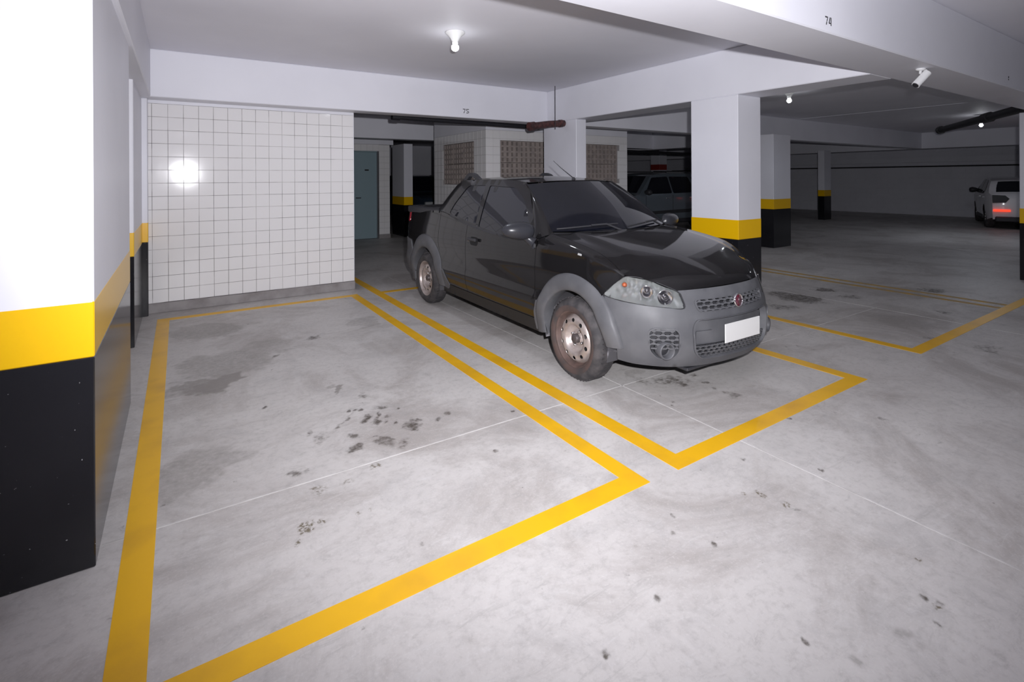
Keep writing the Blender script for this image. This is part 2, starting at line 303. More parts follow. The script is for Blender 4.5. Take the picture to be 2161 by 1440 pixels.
# ================================================================== STRUCTURE
CEIL, BOT = 2.92, 2.40
def concrete_floor():
    m = bpy.data.materials.new('floor_concrete'); m.use_nodes = True; nt = m.node_tree; N = nt.nodes; L = nt.links
    b = N['Principled BSDF']; geo = N.new('ShaderNodeNewGeometry')
    def noise(scale, detail, vec=None, rough=0.6, dist=0.0):
        n = N.new('ShaderNodeTexNoise'); n.inputs['Scale'].default_value = scale; n.inputs['Detail'].default_value = detail
        n.inputs['Roughness'].default_value = rough; n.inputs['Distortion'].default_value = dist
        L.new(vec or geo.outputs['Position'], n.inputs['Vector']); return n
    def rng_(v, a, b_, c=0.0, d=1.0):
        r = N.new('ShaderNodeMapRange'); r.interpolation_type = 'SMOOTHSTEP'
        for k, x in zip(('From Min', 'From Max', 'To Min', 'To Max'), (a, b_, c, d)): r.inputs[k].default_value = x
        L.new(v, r.inputs['Value']); return r.outputs['Result']
    def mix(f, a, b_):
        x = N.new('ShaderNodeMix'); x.data_type = 'RGBA'
        if isinstance(f, float): x.inputs[0].default_value = f
        else: L.new(f, x.inputs[0])
        for i, c in ((6, a), (7, b_)):
            if isinstance(c, tuple): x.inputs[i].default_value = (*c, 1)
            else: L.new(c, x.inputs[i])
        return x.outputs[2]
    def vmath(op, a, b_):
        x = N.new('ShaderNodeVectorMath'); x.operation = op
        for i, c in ((0, a), (1, b_)):
            if isinstance(c, tuple): x.inputs[i].default_value = c
            else: L.new(c, x.inputs[i])
        return x.outputs['Value'] if op == 'LENGTH' else x.outputs[0]
    def fmath(op, a, b_):
        x = N.new('ShaderNodeMath'); x.operation = op
        for i, c in ((0, a), (1, b_)):
            if isinstance(c, (int, float)): x.inputs[i].default_value = c
            else: L.new(c, x.inputs[i])
        return x.outputs[0]
    col = mix(rng_(noise(0.55, 5).outputs['Fac'], 0.3, 0.72), (0.62, 0.594, 0.578), (0.54, 0.513, 0.502))
    col = mix(rng_(noise(1.1, 9, dist=0.8, rough=0.7).outputs['Fac'], 0.44, 0.66, 0, 0.85), col, (0.375, 0.342, 0.325))      # brownish damp patches
    col = mix(rng_(noise(3.4, 9, dist=1.0, rough=0.72).outputs['Fac'], 0.47, 0.72, 0, 0.6), col, (0.43, 0.413, 0.407))
    mp = N.new('ShaderNodeMapping'); mp.inputs['Scale'].default_value = (2.0, 7.5, 1); mp.inputs['Rotation'].default_value = (0, 0, 0.58)
    L.new(geo.outputs['Position'], mp.inputs['Vector'])
    trow = noise(1.7, 9, mp.outputs[0], 0.75, 1.2).outputs['Fac']                                                            # trowel and tyre streaks
    col = mix(rng_(trow, 0.54, 0.74, 0, 0.6), col, (0.65, 0.635, 0.63)); col = mix(rng_(trow, 0.46, 0.28, 0, 0.55), col, (0.36, 0.345, 0.335))
    col = mix(rng_(noise(26, 5, rough=0.7).outputs['Fac'], 0.45, 0.75, 0, 0.4), col, (0.33, 0.31, 0.30))
    col = mix(rng_(noise(90, 3).outputs['Fac'], 0.52, 0.75, 0, 0.35), col, (0.68, 0.66, 0.65))
    col = mix(rng_(noise(11, 4).outputs['Fac'], 0.69, 0.75, 0, 0.7), col, (0.16, 0.145, 0.135))   # small specks of dirt
    # spilled oil and water: blots with their own shapes (point attributes of the floor mesh), ragged by noise
    acc = {}
    for k, nm in enumerate(('oil', 'wet', 'stain')):
        at = N.new('ShaderNodeAttribute'); at.attribute_name = nm
        am = 0.10 if nm == 'wet' else 0.30
        rag = rng_(noise(30, 5).outputs['Fac'], 0.25, 0.75, -am, am)
        acc[k] = rng_(fmath('ADD', at.outputs['Fac'], fmath('MULTIPLY', rag, rng_(at.outputs['Fac'], 0.0, 0.4))), 0.03, 0.8)
    brk = rng_(noise(24, 4).outputs['Fac'], 0.3, 0.62, 0.35, 1.0)
    col = mix(fmath('MULTIPLY', acc[1], 0.75), col, (0.215, 0.195, 0.18))
    col = mix(fmath('MULTIPLY', fmath('MULTIPLY', acc[0], brk), 0.9), col, (0.060, 0.046, 0.034))
    col = mix(fmath('MULTIPLY', fmath('MULTIPLY', acc[2], rng_(noise(60, 3).outputs['Fac'], 0.42, 0.58)), 0.85), col, (0.10, 0.075, 0.03))
    L.new(col, b.inputs['Base Color'])
    b.inputs['Roughness'].default_value = 0.5; b.inputs['Specular IOR Level'].default_value = 0.35
    bp = N.new('ShaderNodeBump'); bp.inputs['Strength'].default_value = 0.18; bp.inputs['Distance'].default_value = 0.004
    L.new(noise(12, 6).outputs['Fac'], bp.inputs['Height']); L.new(bp.outputs['Normal'], b.inputs['Normal'])
    return m
M['floor'] = concrete_floor()

def structure(o, label=None, cat=None):
    o['kind'] = 'structure'
    if label: o['label'] = label
    if cat: o['category'] = cat
    return o
X0, X1, YN, YF = -1.4, 24.0, -6.0, 21.0
def floor_mesh():
    """fine grid where spills are seen, plain quads elsewhere; the spill masks are point attributes"""
    ax = np.concatenate([[X0], np.arange(-0.3, 9.0, 0.014), [X1]]); ay = np.concatenate([[YN], np.arange(0.5, 7.0, 0.014), [YF]])
    nx, ny = len(ax), len(ay); gx, gy = np.meshgrid(ax, ay, indexing='ij'); x, y = gx.ravel(), gy.ravel(); n = nx*ny
    def vnoise(f, seed):
        r = np.random.default_rng(seed).random((256, 256)); u, v = x*f, y*f; i, j = np.floor(u).astype(int), np.floor(v).astype(int); u -= i; v -= j
        u = u*u*(3-2*u); v = v*v*(3-2*v); g = lambda a, b: r[(i+a) % 256, (j+b) % 256]
        return (g(0, 0)*(1-u)+g(1, 0)*u)*(1-v)+(g(0, 1)*(1-u)+g(1, 1)*u)*v-.5
    wx = .11*vnoise(9, 1)+.07*vnoise(22, 2)+.03*vnoise(50, 5); wy = .11*vnoise(9, 3)+.07*vnoise(22, 4)+.03*vnoise(50, 6)
    A = [np.zeros(n, np.float32) for _ in range(3)]
    for cx, cy, rx, ry, a, s, k in STAINS:
        q = min(1.0, max(rx, ry)/.12); dx, dy = x+wx*q-cx, y+wy*q-cy; c, d = math.cos(a), math.sin(a)
        r = np.hypot((dx*c+dy*d)/max(rx, .016), (-dx*d+dy*c)/max(ry, .016))
        t = np.clip((1.2-r)/(1.2-(.8 if k == 1 else .3)), 0, 1); A[k] = np.maximum(A[k], s*t*t*(3-2*t))
    co = np.zeros((n*1, 3), np.float32); co[:, 0] = x; co[:, 1] = y
    lo = np.array([(X0, YN, -.15), (X1, YN, -.15), (X1, YF, -.15), (X0, YF, -.15)], np.float32)
    ii, jj = np.meshgrid(np.arange(nx-1), np.arange(ny-1), indexing='ij'); ii, jj = ii.ravel(), jj.ravel()
    q = np.stack([ii*ny+jj, (ii+1)*ny+jj, (ii+1)*ny+jj+1, ii*ny+jj+1], 1)
    q = np.vstack([q, [[n, n+3, n+2, n+1]]]).astype(np.int32); me = bpy.data.meshes.new('floor')
    me.vertices.add(n+4); me.vertices.foreach_set('co', np.vstack([co, lo]).ravel())
    me.loops.add(q.size); me.loops.foreach_set('vertex_index', q.ravel()); me.polygons.add(len(q)); me.polygons.foreach_set('loop_start', np.arange(0, q.size, 4, dtype=np.int32))
    for nm, v in zip(('oil', 'wet', 'stain'), A):
        me.attributes.new(nm, 'FLOAT', 'POINT').data.foreach_set('value', np.concatenate([v, np.zeros(4, np.float32)]))
    me.materials.append(M['floor']); me.update(calc_edges=True); me.validate()
    o = bpy.data.objects.new('floor', me); C.objects.link(o); return o
floor = structure(floor_mesh(), 'stained grey concrete garage floor with pale sawn joints', 'floor')
def joint(a, b, wd=0.008):
    a = np.array(a, float); b = np.array(b, float); d = (b-a)/np.linalg.norm(b-a); n = np.array([-d[1], d[0]])*wd/2
    v = [(*(a-n), 0), (*(b-n), 0), (*(b+n), 0), (*(a+n), 0)]
    v += [(x, y, 0.0012) for x, y, _ in v]
    mesh_obj('joint_strip', v, [(4, 5, 6, 7), (0, 1, 5, 4), (1, 2, 6, 5), (2, 3, 7, 6), (3, 0, 4, 7)], M['seal'], floor)
joint((-0.27, 2.685), (6.68, 2.63)); joint((2.672, -3), (2.672, 7.6)); joint((6.70, -3), (6.60, 6.5))
ceiling = structure(MB().box((X0, YN, CEIL), (X1, YF, CEIL+0.18)).build('ceiling', M['ceil']), 'smooth pale grey painted concrete ceiling', 'ceiling')
for nm, a, b in (('wall_front', (X0, YN-.15, 0), (X1, YN, CEIL)), ('wall_left', (X0-.15, YN, 0), (X0, YF, CEIL)), ('wall_far', (X0, YF, 0), (X1, YF+.15, CEIL))):
    structure(MB().box(a, b).build(nm, M['white']), 'plain white painted garage wall', 'wall')

# end wall of painted blocks with a ledge
def block_wall():
    m = M['white'].copy(); m.name = 'painted_block_wall'; nt = m.node_tree
    br = nt.nodes.new('ShaderNodeTexBrick'); br.inputs['Scale'].default_value = 1
    br.inputs['Brick Width'].default_value = 0.4; br.inputs['Row Height'].default_value = 0.2; br.inputs['Mortar Size'].default_value = 0.008
    ge = nt.nodes.new('ShaderNodeNewGeometry'); mp = nt.nodes.new('ShaderNodeMapping'); mp.inputs['Rotation'].default_value = (0, PI/2, PI/2)
    sx = nt.nodes.new('ShaderNodeSeparateXYZ'); cx = nt.nodes.new('ShaderNodeCombineXYZ')
    nt.links.new(ge.outputs['Position'], sx.inputs[0]); nt.links.new(sx.outputs['Y'], cx.inputs['X']); nt.links.new(sx.outputs['Z'], cx.inputs['Y'])
    nt.links.new(cx.outputs[0], br.inputs['Vector'])
    bp = nt.nodes.new('ShaderNodeBump'); bp.inputs['Strength'].default_value = 0.6; bp.inputs['Distance'].default_value = 0.006; bp.invert = True
    nt.links.new(br.outputs['Fac'], bp.inputs['Height']); nt.links.new(bp.outputs['Normal'], nt.nodes['Principled BSDF'].inputs['Normal'])
    return m
M['blocks'] = block_wall()
we = structure(MB().box((X1, YN, 0), (X1+.15, YF, CEIL)).build('wall_right', M['blocks']), 'far end wall of white painted concrete blocks', 'wall')
MB().box((X1-.30, 0, 2.02), (X1, YF-.2, 2.22)).build('ledge', M['white'], we)

# beams
def beam(a, b, label):
    m = MB().bbox(a, b, 0.008); return structure(m.build('beam', M['white']), label, 'beam')
beam((X0, 1.60, BOT), (X1, 2.045, CEIL), 'big white ceiling beam stencilled with the darker number 74')
beam((X0, 6.75, BOT), (20.5, 7.02, CEIL), 'white ceiling beam above the tiled wall, stencilled 75')
beam((-0.80, 2.045, BOT), (-0.25, 6.75, CEIL), 'white ceiling beam running over the two wall-side columns')
beam((5.10, 2.045, BOT), (5.53, 6.75, CEIL), 'white ceiling beam carried by the column beside the truck')
beam((2.0, 11.15, BOT), (12.7, 11.45, CEIL), 'white ceiling beam in front of the grey-blue door')
beam((12.6, 7.02, BOT-.02), (13.0, YF, CEIL), 'white ceiling beam above the slate grey car')
beam((20.5, 2.045, BOT), (20.9, YF, CEIL), 'white ceiling beam near the far end wall')
# faint paint ridge in the ceiling of the next bay
structure(MB().box((12.80, 2.1, CEIL-.006), (12.83, 6.7, CEIL)).build('trim_1', M['white']), 'thin raised paint ridge along the far ceiling', 'trim')

# columns with black and yellow painted bases
def column(x0, y0, x1, y1, label, top=BOT):
    t = thing('column', label, 'column', ((x0+x1)/2, (y0+y1)/2, 0), kind='structure')
    hx, hy = (x1-x0)/2, (y1-y0)/2; e = 0.0015
    MB().bbox((-hx, -hy, 1.02), (hx, hy, top), 0.006).build('shaft', M['white'], t)
    MB().bbox((-hx-e, -hy-e, 0.815), (hx+e, hy+e, 1.03), 0.004).build('yellow_band', M['yellow'], t)
    MB().bbox((-hx-e, -hy-e, 0), (hx+e, hy+e, 0.815), 0.004).build('black_base', M['black'], t)
    return t
column(X0, 2.55, -0.277, 4.29, 'broad white column with glossy black and yellow base at the end of the empty bay', CEIL)
column(X0, 5.68, -0.337, 6.90, 'white column with black and yellow base beside the tiled wall', CEIL)
column(X0, 6.90, -0.285, 7.02, 'thin white pilaster with black and yellow base against the tiled wall corner', BOT)
column(5.10, 3.32, 5.53, 3.93, 'square white column with yellow and black base behind the truck bonnet')
column(5.10, 6.02, 5.30, 6.85, 'white column behind the truck roof, under the brown pipe')
column(4.86, 12.55, 5.10, 13.4, 'small white column with yellow and black base past the grey-blue door')
column(10.46, 6.0, 11.12, 7.0, 'white column with yellow and black base one bay beyond the truck')
column(18.70, 8.93, 19.17, 9.14, 'small distant white column with yellow band before the block wall')
column(10.12, 1.66, 10.55, 2.18, 'white column with yellow and black base cut off by the frame')
col = thing('column', 'far white column with a red painted band above the slate grey car', 'column', (18.35, 15.9, 0), kind='structure')
MB().bbox((-.25, -.25, 0), (.25, .25, 1.83), .005).build('shaft', M['white'], col)
MB().bbox((-.25, -.25, 2.08), (.25, .25, CEIL), .005).build('shaft', M['white'], col)
MB().bbox((-.252, -.252, 1.83), (.252, .252, 2.08), .005).build('red_band', M['red_paint'], col)

# ---- tiles
def tile_mesh(wd, ht, name='tile'):
    a, b, c, d = wd/2, ht/2, 0.0014, 0.006
    v = [(-a, 0, -b), (a, 0, -b), (a, 0, b), (-a, 0, b), (-a, -d+.002, -b), (a, -d+.002, -b), (a, -d+.002, b), (-a, -d+.002, b),
         (-a+c, -d, -b+c), (a-c, -d, -b+c), (a-c, -d, b-c), (-a+c, -d, b-c)]
    f = [(8, 9, 10, 11)]
    for i in range(4):
        j = (i+1) % 4; f += [(i, j, 4+j, 4+i), (4+i, 4+j, 8+j, 8+i)]
    me = bpy.data.meshes.new(name); me.from_pydata(v, [], f); me.materials.append(M['tile']); me.update(); return me
TM = tile_mesh(0.1470, 0.1470)
def put_tile(parent, x, y, z, sx=1, sz=1, rz=0):
    o = bpy.data.objects.new('tile', TM); C.objects.link(o); o.parent = parent
    o.location = (x, y, z); o.scale = (sx, 1, sz)
    o.rotation_euler = (random.uniform(-.003, .003), random.uniform(-.002, .002), rz+random.uniform(-.003, .003))
wb = structure(MB().box((-0.337, 7.027, 0), (1.998, 7.20, BOT)).build('wall_back', M['grout']), 'wall of square white glazed tiles at the end of the empty bay', 'wall')
for i in range(15):
    for j in range(15): put_tile(wb, 2.0-.15*(i+.5), 7.026, .112+.15*(j+.5))
for j in range(15): put_tile(wb, -.2685, 7.026, .112+.15*(j+.5), .0335/.1474)
MB().box((-0.337, 7.016, 2.363), (2.0, 7.21, BOT)).build('plaster_strip', M['white'], wb)
MB().box((1.998, 7.027, 0.11), (2.006, 7.21, BOT)).build('plaster_edge', M['white'], wb)
kb = structure(MB().bbox((-0.337, 6.995, 0), (2.008, 7.21, 0.109), .006).build('baseboard_back', M['kerb']), 'low grey concrete kerb under the tiled wall', 'kerb')

# ---- stair core with openwork clay blocks
CX0, CX1, CY0, CY1 = 4.607, 8.14, 7.92, 10.13
core = structure(MB().box((CX0, CY0, 2.372), (CX1, CY1, CEIL)).build('wall_core', M['white']), 'tiled stair enclosure with openwork clay vents behind the truck', 'wall')
FO = [(4.92, 6.18), (6.59, 7.85)]; LO = (8.37, 9.69); Z0, Z1 = 1.378, 2.19; T = 0.13
bk = MB()
def solid(axis, segs):
    for a, b, z0, z1 in segs:
        if axis == 'x': bk.box((a, CY0+.006, z0), (b, CY0+T, z1))
        else: bk.box((CX0+.006, a, z0), (CX0+T, b, z1))
solid('x', [(CX0+.006, CX1, 0, Z0), (CX0+.006, CX1, Z1, 2.372), (CX0+.006, FO[0][0], Z0, Z1), (FO[0][1], FO[1][0], Z0, Z1), (FO[1][1], CX1, Z0, Z1)])
solid('y', [(CY0+T, CY1, 0, Z0), (CY0+T, CY1, Z1, 2.372), (CY0+T, LO[0], Z0, Z1), (LO[1], CY1, Z0, Z1)])
bk.box((CX1-T, CY0+T, 0), (CX1, CY1, 2.372)); bk.box((CX0+T, CY1-T, 0), (CX1-T, CY1, 2.372))
bk.build('backing', M['grout2'], core)
rest = MB()
def clip_tile(a, b, z0, z1, opens):
    for o0, o1 in opens:
        if b <= o0 or a >= o1 or z1 <= Z0 or z0 >= Z1: continue
        if a >= o0-.001 and b <= o1+.001:            # only the height can be trimmed
            if z0 < Z0: z1 = Z0
            elif z1 > Z1: z0 = Z1
            else: return None
        elif z0 >= Z0-.001 and z1 <= Z1+.001:
            if a < o0: b = o0
            else: a = o1
        else:
            if z0 < Z0: z1 = Z0
            else: z0 = Z1
    return (a, b, z0, z1) if b-a > .02 and z1-z0 > .02 else None
for i in range(24):
    for j in range(15):
        a, b = CX0+.15*i, min(CX0+.15*(i+1), CX1); z0, z1 = .12+.15*j, .12+.15*(j+1)
        q = clip_tile(a, b, z0, z1, FO)
        if not q: continue
        a, b, z0, z1 = q
        if z0 > .88: put_tile(core, (a+b)/2, CY0+.006, (z0+z1)/2, (b-a-.0026)/.1474, (z1-z0-.0026)/.1474)
        else: rest.bbox((a+.002, CY0, z0+.002), (b-.002, CY0+.006, z1-.002), .001)
for i in range(15):
    for j in range(15):
        a, b = CY0+.15*i, min(CY0+.15*(i+1), CY1); q = clip_tile(a, b, .12+.15*j, .27+.15*j, [LO])
        if q: rest.bbox((CX0, q[0]+.002, q[2]+.002), (CX0+.006, q[1]-.002, q[3]-.002), .001)
r_ = rest.build('tile_field', M['tile'], core); r_['kind'] = 'stuff'
def vent_mesh():
    m = MB(); W, Hh, D = 0.416, 0.402, 0.10; xs = [-W/2+W*k/4 for k in range(5)]; zs = [-Hh/2+Hh*k/4 for k in range(5)]; hw, hh = .021, .034
    for k in range(4):                       # rows of rails, then short posts between the holes
        zc = (zs[k]+zs[k+1])/2
        m.box((-W/2, 0, zs[k]+.002 if k == 0 else zs[k]), (W/2, D, zc-hh)); m.box((-W/2, 0, zc+hh), (W/2, D, zs[k+1]-.002 if k == 3 else zs[k+1]))
        ed = [-W/2]+[e for i in range(4) for e in ((xs[i]+xs[i+1])/2-hw, (xs[i]+xs[i+1])/2+hw)]+[W/2]
        for i in range(0, 10, 2): m.box((ed[i], 0, zc-hh), (ed[i+1], D, zc+hh))
    me = bpy.data.meshes.new('vent_block'); me.from_pydata(m.v, [], m.f); me.materials.append(M['brick']); me.update(); return me
VM = vent_mesh()
def vent(x, y, z, rz):
    o = bpy.data.objects.new('vent_block', VM); C.objects.link(o); o.parent = core; o.location = (x, y, z); o.rotation_euler = (0, 0, rz+random.uniform(-.01, .01))
for o0, o1 in FO:
    for i in range(3):
        for j in range(2): vent(o0+.42*(i+.5), CY0+.022+random.uniform(-.003, .003), Z0+.406*(j+.5), 0)
for i in range(3):
    for j in range(2): vent(CX0+.022, LO[0]+.44*(i+.5), Z0+.406*(j+.5), -PI/2)

# ---- service door beyond the tiled wall
DY = 12.6
wd_ = structure(MB().box((1.5, DY+.02, 0), (3.36, DY+.2, CEIL)).box((4.22, DY+.006, 0), (4.50, DY+.2, 2.36)).box((3.36, DY+.006, 2.19), (4.22, DY+.2, 2.36)).build('wall_passage', M['grout2']), 'tiled wall around the grey-blue service door', 'wall')
for i in range(2):
    for j in range(15): put_tile(wd_, 4.22+.14*(i+.5), DY+.006, .10+.15*(j+.5), .94, 1)
for i in range(6): put_tile(wd_, 4.22-.15*(i+.5), DY+.006, 2.275, 1, 1.08)
MB().box((1.5, DY-.03, 2.36), (4.585, DY+.2, 2.49)).build('lintel_plaster', M['white'], wd_)
MB().box((1.5, DY+.0, 2.49), (4.585, DY+.2, CEIL)).build('upper_plaster', M['white'], wd_)
MB().box((4.22, DY-.012, 0), (4.51, DY+.01, .10)).build('kerb', M['kerb'], wd_)
dr = structure(MB().bbox((3.38, DY+.03, .01), (4.17, DY+.075, 2.165), .004).build('door_1', M['door']), 'closed grey-blue service door in a tiled wall', 'door')
MB().box((4.172, DY-.012, 0), (4.218, DY+.1, 2.19)).build('frame_jamb', M['steel'], dr)
MB().box((3.36, DY-.005, 2.167), (4.172, DY+.1, 2.19)).build('frame_head', M['door'], dr)
MB().tube([(3.655, DY+.03, 1.03), (3.655, DY-.02, 1.03), (3.76, DY-.02, 1.03)], .011, 8).build('handle', M['pipe_dark'], dr)
MB().bbox((3.87, DY+.026, 1.70), (3.97, DY+.03, 1.735), .001).build('name_plate', M['ink'], dr)

# ================================================================== THE PICKUP TRUCK
# local frame: x across (t), y back from the front axle (s), z up
TR = thing('pickup_truck', 'dusty black double-cab pickup truck with grey bumper and wheel-arch trim parked in the marked bay', 'truck', (3.28, 2.93, 0), rotz=-0.012)
RA = 2.79                                                     # rear axle
half = spl([-.85, -.5, 0, .5, 1.5, 2.6, 3.2, 3.42, 3.5, 3.56, 3.6], [.74, .795, .815, .825, .832, .828, .818, .805, .785, .74, .68])
sidein = spl([.2, .33, .42, .5, .57, .66, .75, .9, 1.0, 1.1, 1.2], [.05, .03, .008, .0, .012, .014, .010, .02, .035, .05, .062])
belt = spl([-.8, -.5, -.4, -.3, -.2, .1, .45, .9, 1.3, 1.7, 2.1, 2.4, 3.6], [.70, .77, .815, .858, .893, .94, .962, .968, .985, 1.02, 1.075, 1.12, 1.135])
def side(s, z, sg=-1):
    b = belt(s); t = half(s)-sidein(min(z, b))
    if z > b:
        a = z-b; t -= a*.3 if s > 2.6 else a*.48+a*a*.18
    if s < -.1 and z > .66: t -= .085*min(1, (-.1-s)/.29)**1.5*min(1, (z-.66)/.15)**1.2
    return np.array([sg*t, s, z])
_pl = [(0, -.785), (.1, -.781), (.2, -.769), (.3, -.748), (.4, -.716), (.5, -.668), (.6, -.594), (.69, -.495), (.75, -.395), (.785, -.28), (.80, -.15)]
_a = [0]
for p, q in zip(_pl, _pl[1:]): _a.append(_a[-1]+math.hypot(q[0]-p[0], q[1]-p[1]))
_ft, _fs = spl(_a, [p[0] for p in _pl]), spl(_a, [p[1] for p in _pl])
fout = spl([.2, .26, .34, .45, .55, .64, .72, .80], [-.05, .0, .022, .028, .021, -.003, -.03, -.07])
def front(u, z, d=0.0):
    a = abs(u); sg = 1 if u >= 0 else -1; e = 2e-3
    dt, ds = (_ft(a+e)-_ft(a-e), _fs(a+e)-_fs(a-e)) if a > e else (1, 0)
    n = math.hypot(dt, ds); o = fout(z)*(1-.45*min(1, max(0, (a-.65)/.4)))+d
    return np.array([sg*(_ft(a)+o*ds/n), _fs(a)-o*dt/n, z])
both = (-1, 1)
# ---- side sheet metal, panel by panel with open shut lines
AF, AR = .415, .45                                              # arch radii behind the flares
def archpts(c, r, a0, a1, n=26): return arc(c, .305, r, a0, a1, n)
def on_side(sg): return lambda s, z: side(s, z, sg)
for sg in both:
    f = on_side(sg); out = (sg, 0, 0)
    bl = lambda a, b, n=10, d=0.0: [(a+(b-a)*i/n, belt(a+(b-a)*i/n)+d) for i in range(n+1)]
    arF = [p for p in archpts(.03, AF, 130, -8) if p[1] > .25]
    panel('front_wing', [(.524, .27), (.521, .45), (.512, .75), (.508, .90)]+[(.50, .985), (.44, 1.02)]+bl(.36, -.395, 14)+[(-.385, .80), (-.285, .69)]+[p for p in arF if p[0] > -.29], f, M['paint'], TR, sp=.035, thick=.004, out=out)
    panel('front_door', [(.532, .335), (.526, .45), (.518, .75), (.514, .90), (.514, .955)]+bl(.52, 1.755, 14, -.004)+[(1.755, .64), (1.745, .45), (1.742, .335)], f, M['paint'], TR, sp=.035, thick=.004, out=out)
    rearc = [p for p in archpts(RA+.03, AR+.06, 175, 128, 8) if p[1] > .335]
    panel('rear_door', [(1.749, .335), (1.751, .45), (1.762, .64)]+bl(1.762, 2.44, 8, -.004)+[(2.445, .80), (2.41, .68)]+rearc[::-1]+[(2.25, .335)], f, M['paint'], TR, sp=.035, thick=.004, out=out)
    aR = [p for p in archpts(RA+.03, AR, 215, -35) if p[1] > .30]
    panel('bed_side', [(2.418, .68), (2.452, .80), (2.447, 1.11)]+bl(2.46, 3.575, 12)+[(3.585, .90), (3.57, .62)]+aR[::-1]+[(2.33, .45), (2.30, .55)], f, M['paint'], TR, sp=.035, thick=.004, out=out)
    panel('sill', [(.45, .225), (2.34, .235), (2.32, .329), (.53, .329)], f, M['paint_low'], TR, sp=.04, thick=.02, out=out, off=.004)
    # cab sides: pillars round the two side windows
    fw_ = rounded([(1.535, 1.018), (1.672, 1.424), (1.19, 1.408), (.95, 1.30), (.72, 1.11), (.60, .992), (.68, .982), (1.1, .978)], [.02, .02, .06, .06, .03, .02, .02, .05])
    rw_ = rounded([(1.60, 1.032), (1.755, 1.426), (2.10, 1.42), (2.21, 1.22), (2.235, 1.12), (2.16, 1.10)], [.02, .02, .05, .05, .03, .03])
    outl = [(.54, .985), (.74, 1.20), (.93, 1.38), (1.06, 1.46), (1.3, 1.478), (1.6, 1.486), (2.0, 1.484), (2.28, 1.472), (2.36, 1.42), (2.49, 1.20), (2.55, 1.115)]+bl(2.50, .56, 16, .001)
    panel('cab_side', outl, f, M['paint'], TR, [fw_, rw_], sp=.035, thick=.03, out=out)
    panel('side_window', fw_, f, M['glass'], TR, sp=.05, thick=.003, out=out, off=-.006)
    panel('side_window', rw_, f, M['glass'], TR, sp=.05, thick=.003, out=out, off=-.006)
    panel('belt_moulding', [(.60, .974)]+bl(.70, 2.2, 14, .006)+bl(2.2, .60, 14, -.012), f, M['trimdark'], TR, sp=.04, thick=.008, out=out, off=.006)
    # wing shoulder up to the bonnet edge
def edgeB(p):
    """bonnet edge, p 0 (windscreen) .. 1 (nose)"""
    k = [0, .25, .5, .65, .72, .84, .93, 1]
    return np.array([spl(k, [.705, .713, .715, .708, .69, .60, .53, .457])(p), spl(k, [.40, .10, -.18, -.34, -.395, -.515, -.585, -.645])(p), spl(k, [1.04, 1.0, .945, .868, .824, .801, .762, .734])(p)])
for sg in both:
    def sh(p, v, sg=sg):
        B = edgeB(p); s = min(max(B[1], -.395), .40); P0 = side(s, belt(s), 1); K = np.array([P0[0]-.004, s, B[2]-.006])
        q = (1-v)**2*P0+2*v*(1-v)*K+v*v*B; return np.array([sg*q[0], q[1], q[2]])
    grid('wing_shoulder', sh, np.linspace(0, .72, 14), np.linspace(0, 1, 7), M['paint'], TR, (sg, 0, .3), .004)
cs, cz = spl([0, .2, .45, .7, .85, .93, .97, 1], [.22, .05, -.25, -.50, -.63, -.69, -.715, -.728]), spl([0, .2, .45, .7, .85, .93, .97, 1], [1.045, 1.022, .966, .892, .835, .795, .768, .742])
def bonnet(tau, p):
    B = edgeB(p); a = abs(tau); k = min(1, max(0, (.86-a)/.14)); k = k*k*(3-2*k)*min(1, (1-p)/.4)**1.5
    s = cs(p)+(B[1]-cs(p))*a**2.2; z = cz(p)+(B[2]-cz(p))*a**2.6+.012*k
    return np.array([tau*(B[0]-.004), s, z])
grid('bonnet', bonnet, np.linspace(-1, 1, 49), np.linspace(0, 1, 40), M['paint'], TR, (0, 0, 1), .006)
# ---- windscreen, roof, pillars
def screen(u, v):
    q = 1-abs(u)**2.2
    b = np.array([.685*u, .44-.19*q, 1.045]); t = np.array([.555*u, 1.02-.15*q, 1.440+.028*q]); m = b+(t-b)*v
    return m+np.array([0, -.62, .78])*.022*math.sin(PI*v)
grid('windscreen', screen, np.linspace(-1, 1, 25), np.linspace(.02, 1, 12), M['glass'], TR, (0, -1, 1), .004)
for sg in both:
    def pil(v, w_, sg=sg):
        E = screen(1, v)+np.array([-.006, 0, .002]); s = spl([0, .45, .85, 1], [.54, .74, .94, 1.07])(v); z = spl([0, .45, .85, 1], [.985, 1.20, 1.385, 1.462])(v)
        S = side(s, z, 1); K = (E+S)/2+np.array([.028, -.03, .012]); q = (1-w_)**2*E+2*w_*(1-w_)*K+w_*w_*S
        return np.array([sg*q[0], q[1], q[2]])
    grid('front_pillar', pil, np.linspace(-.02, 1, 16), np.linspace(0, 1, 8), M['paint'], TR, (sg, -.6, .4), .004)
    def cor(v, w_, sg=sg):                                   # metal under the pillar foot, out to the wing
        a = screen(1, 0); b = side(.54, .985, 1); c = edgeB(0); q = a+(b-a)*w_; d = c+(side(.40, belt(.40), 1)-c)*w_
        return np.array([sg, 1, 1])*(d+(q-d)*v)+np.array([0, 0, .004*v*(1-v)])
    grid('pillar_foot', cor, np.linspace(0, 1, 5), np.linspace(0, 1, 5), M['paint'], TR, (sg, 0, 1), .004)
zr = spl([.85, 1.05, 1.3, 1.6, 2.0, 2.28, 2.4], [1.447, 1.461, 1.479, 1.487, 1.485, 1.473, 1.455])
def roof(tau, p):
    a = abs(tau); q = 1-a**2.2; s0, s1 = 1.035-.155*q, 2.30+.04*q; s = s0+(s1-s0)*p; te = abs(side(max(s, 1.0), zr(s))[0])
    z = zr(s)+.036*(1-a**2.6)*(.75+.25*math.sin(PI*p))
    return np.array([tau*te, s, z])
grid('roof', roof, np.linspace(-1, 1, 33), np.linspace(0, 1, 24), M['paint'], TR, (0, 0, 1), .006)
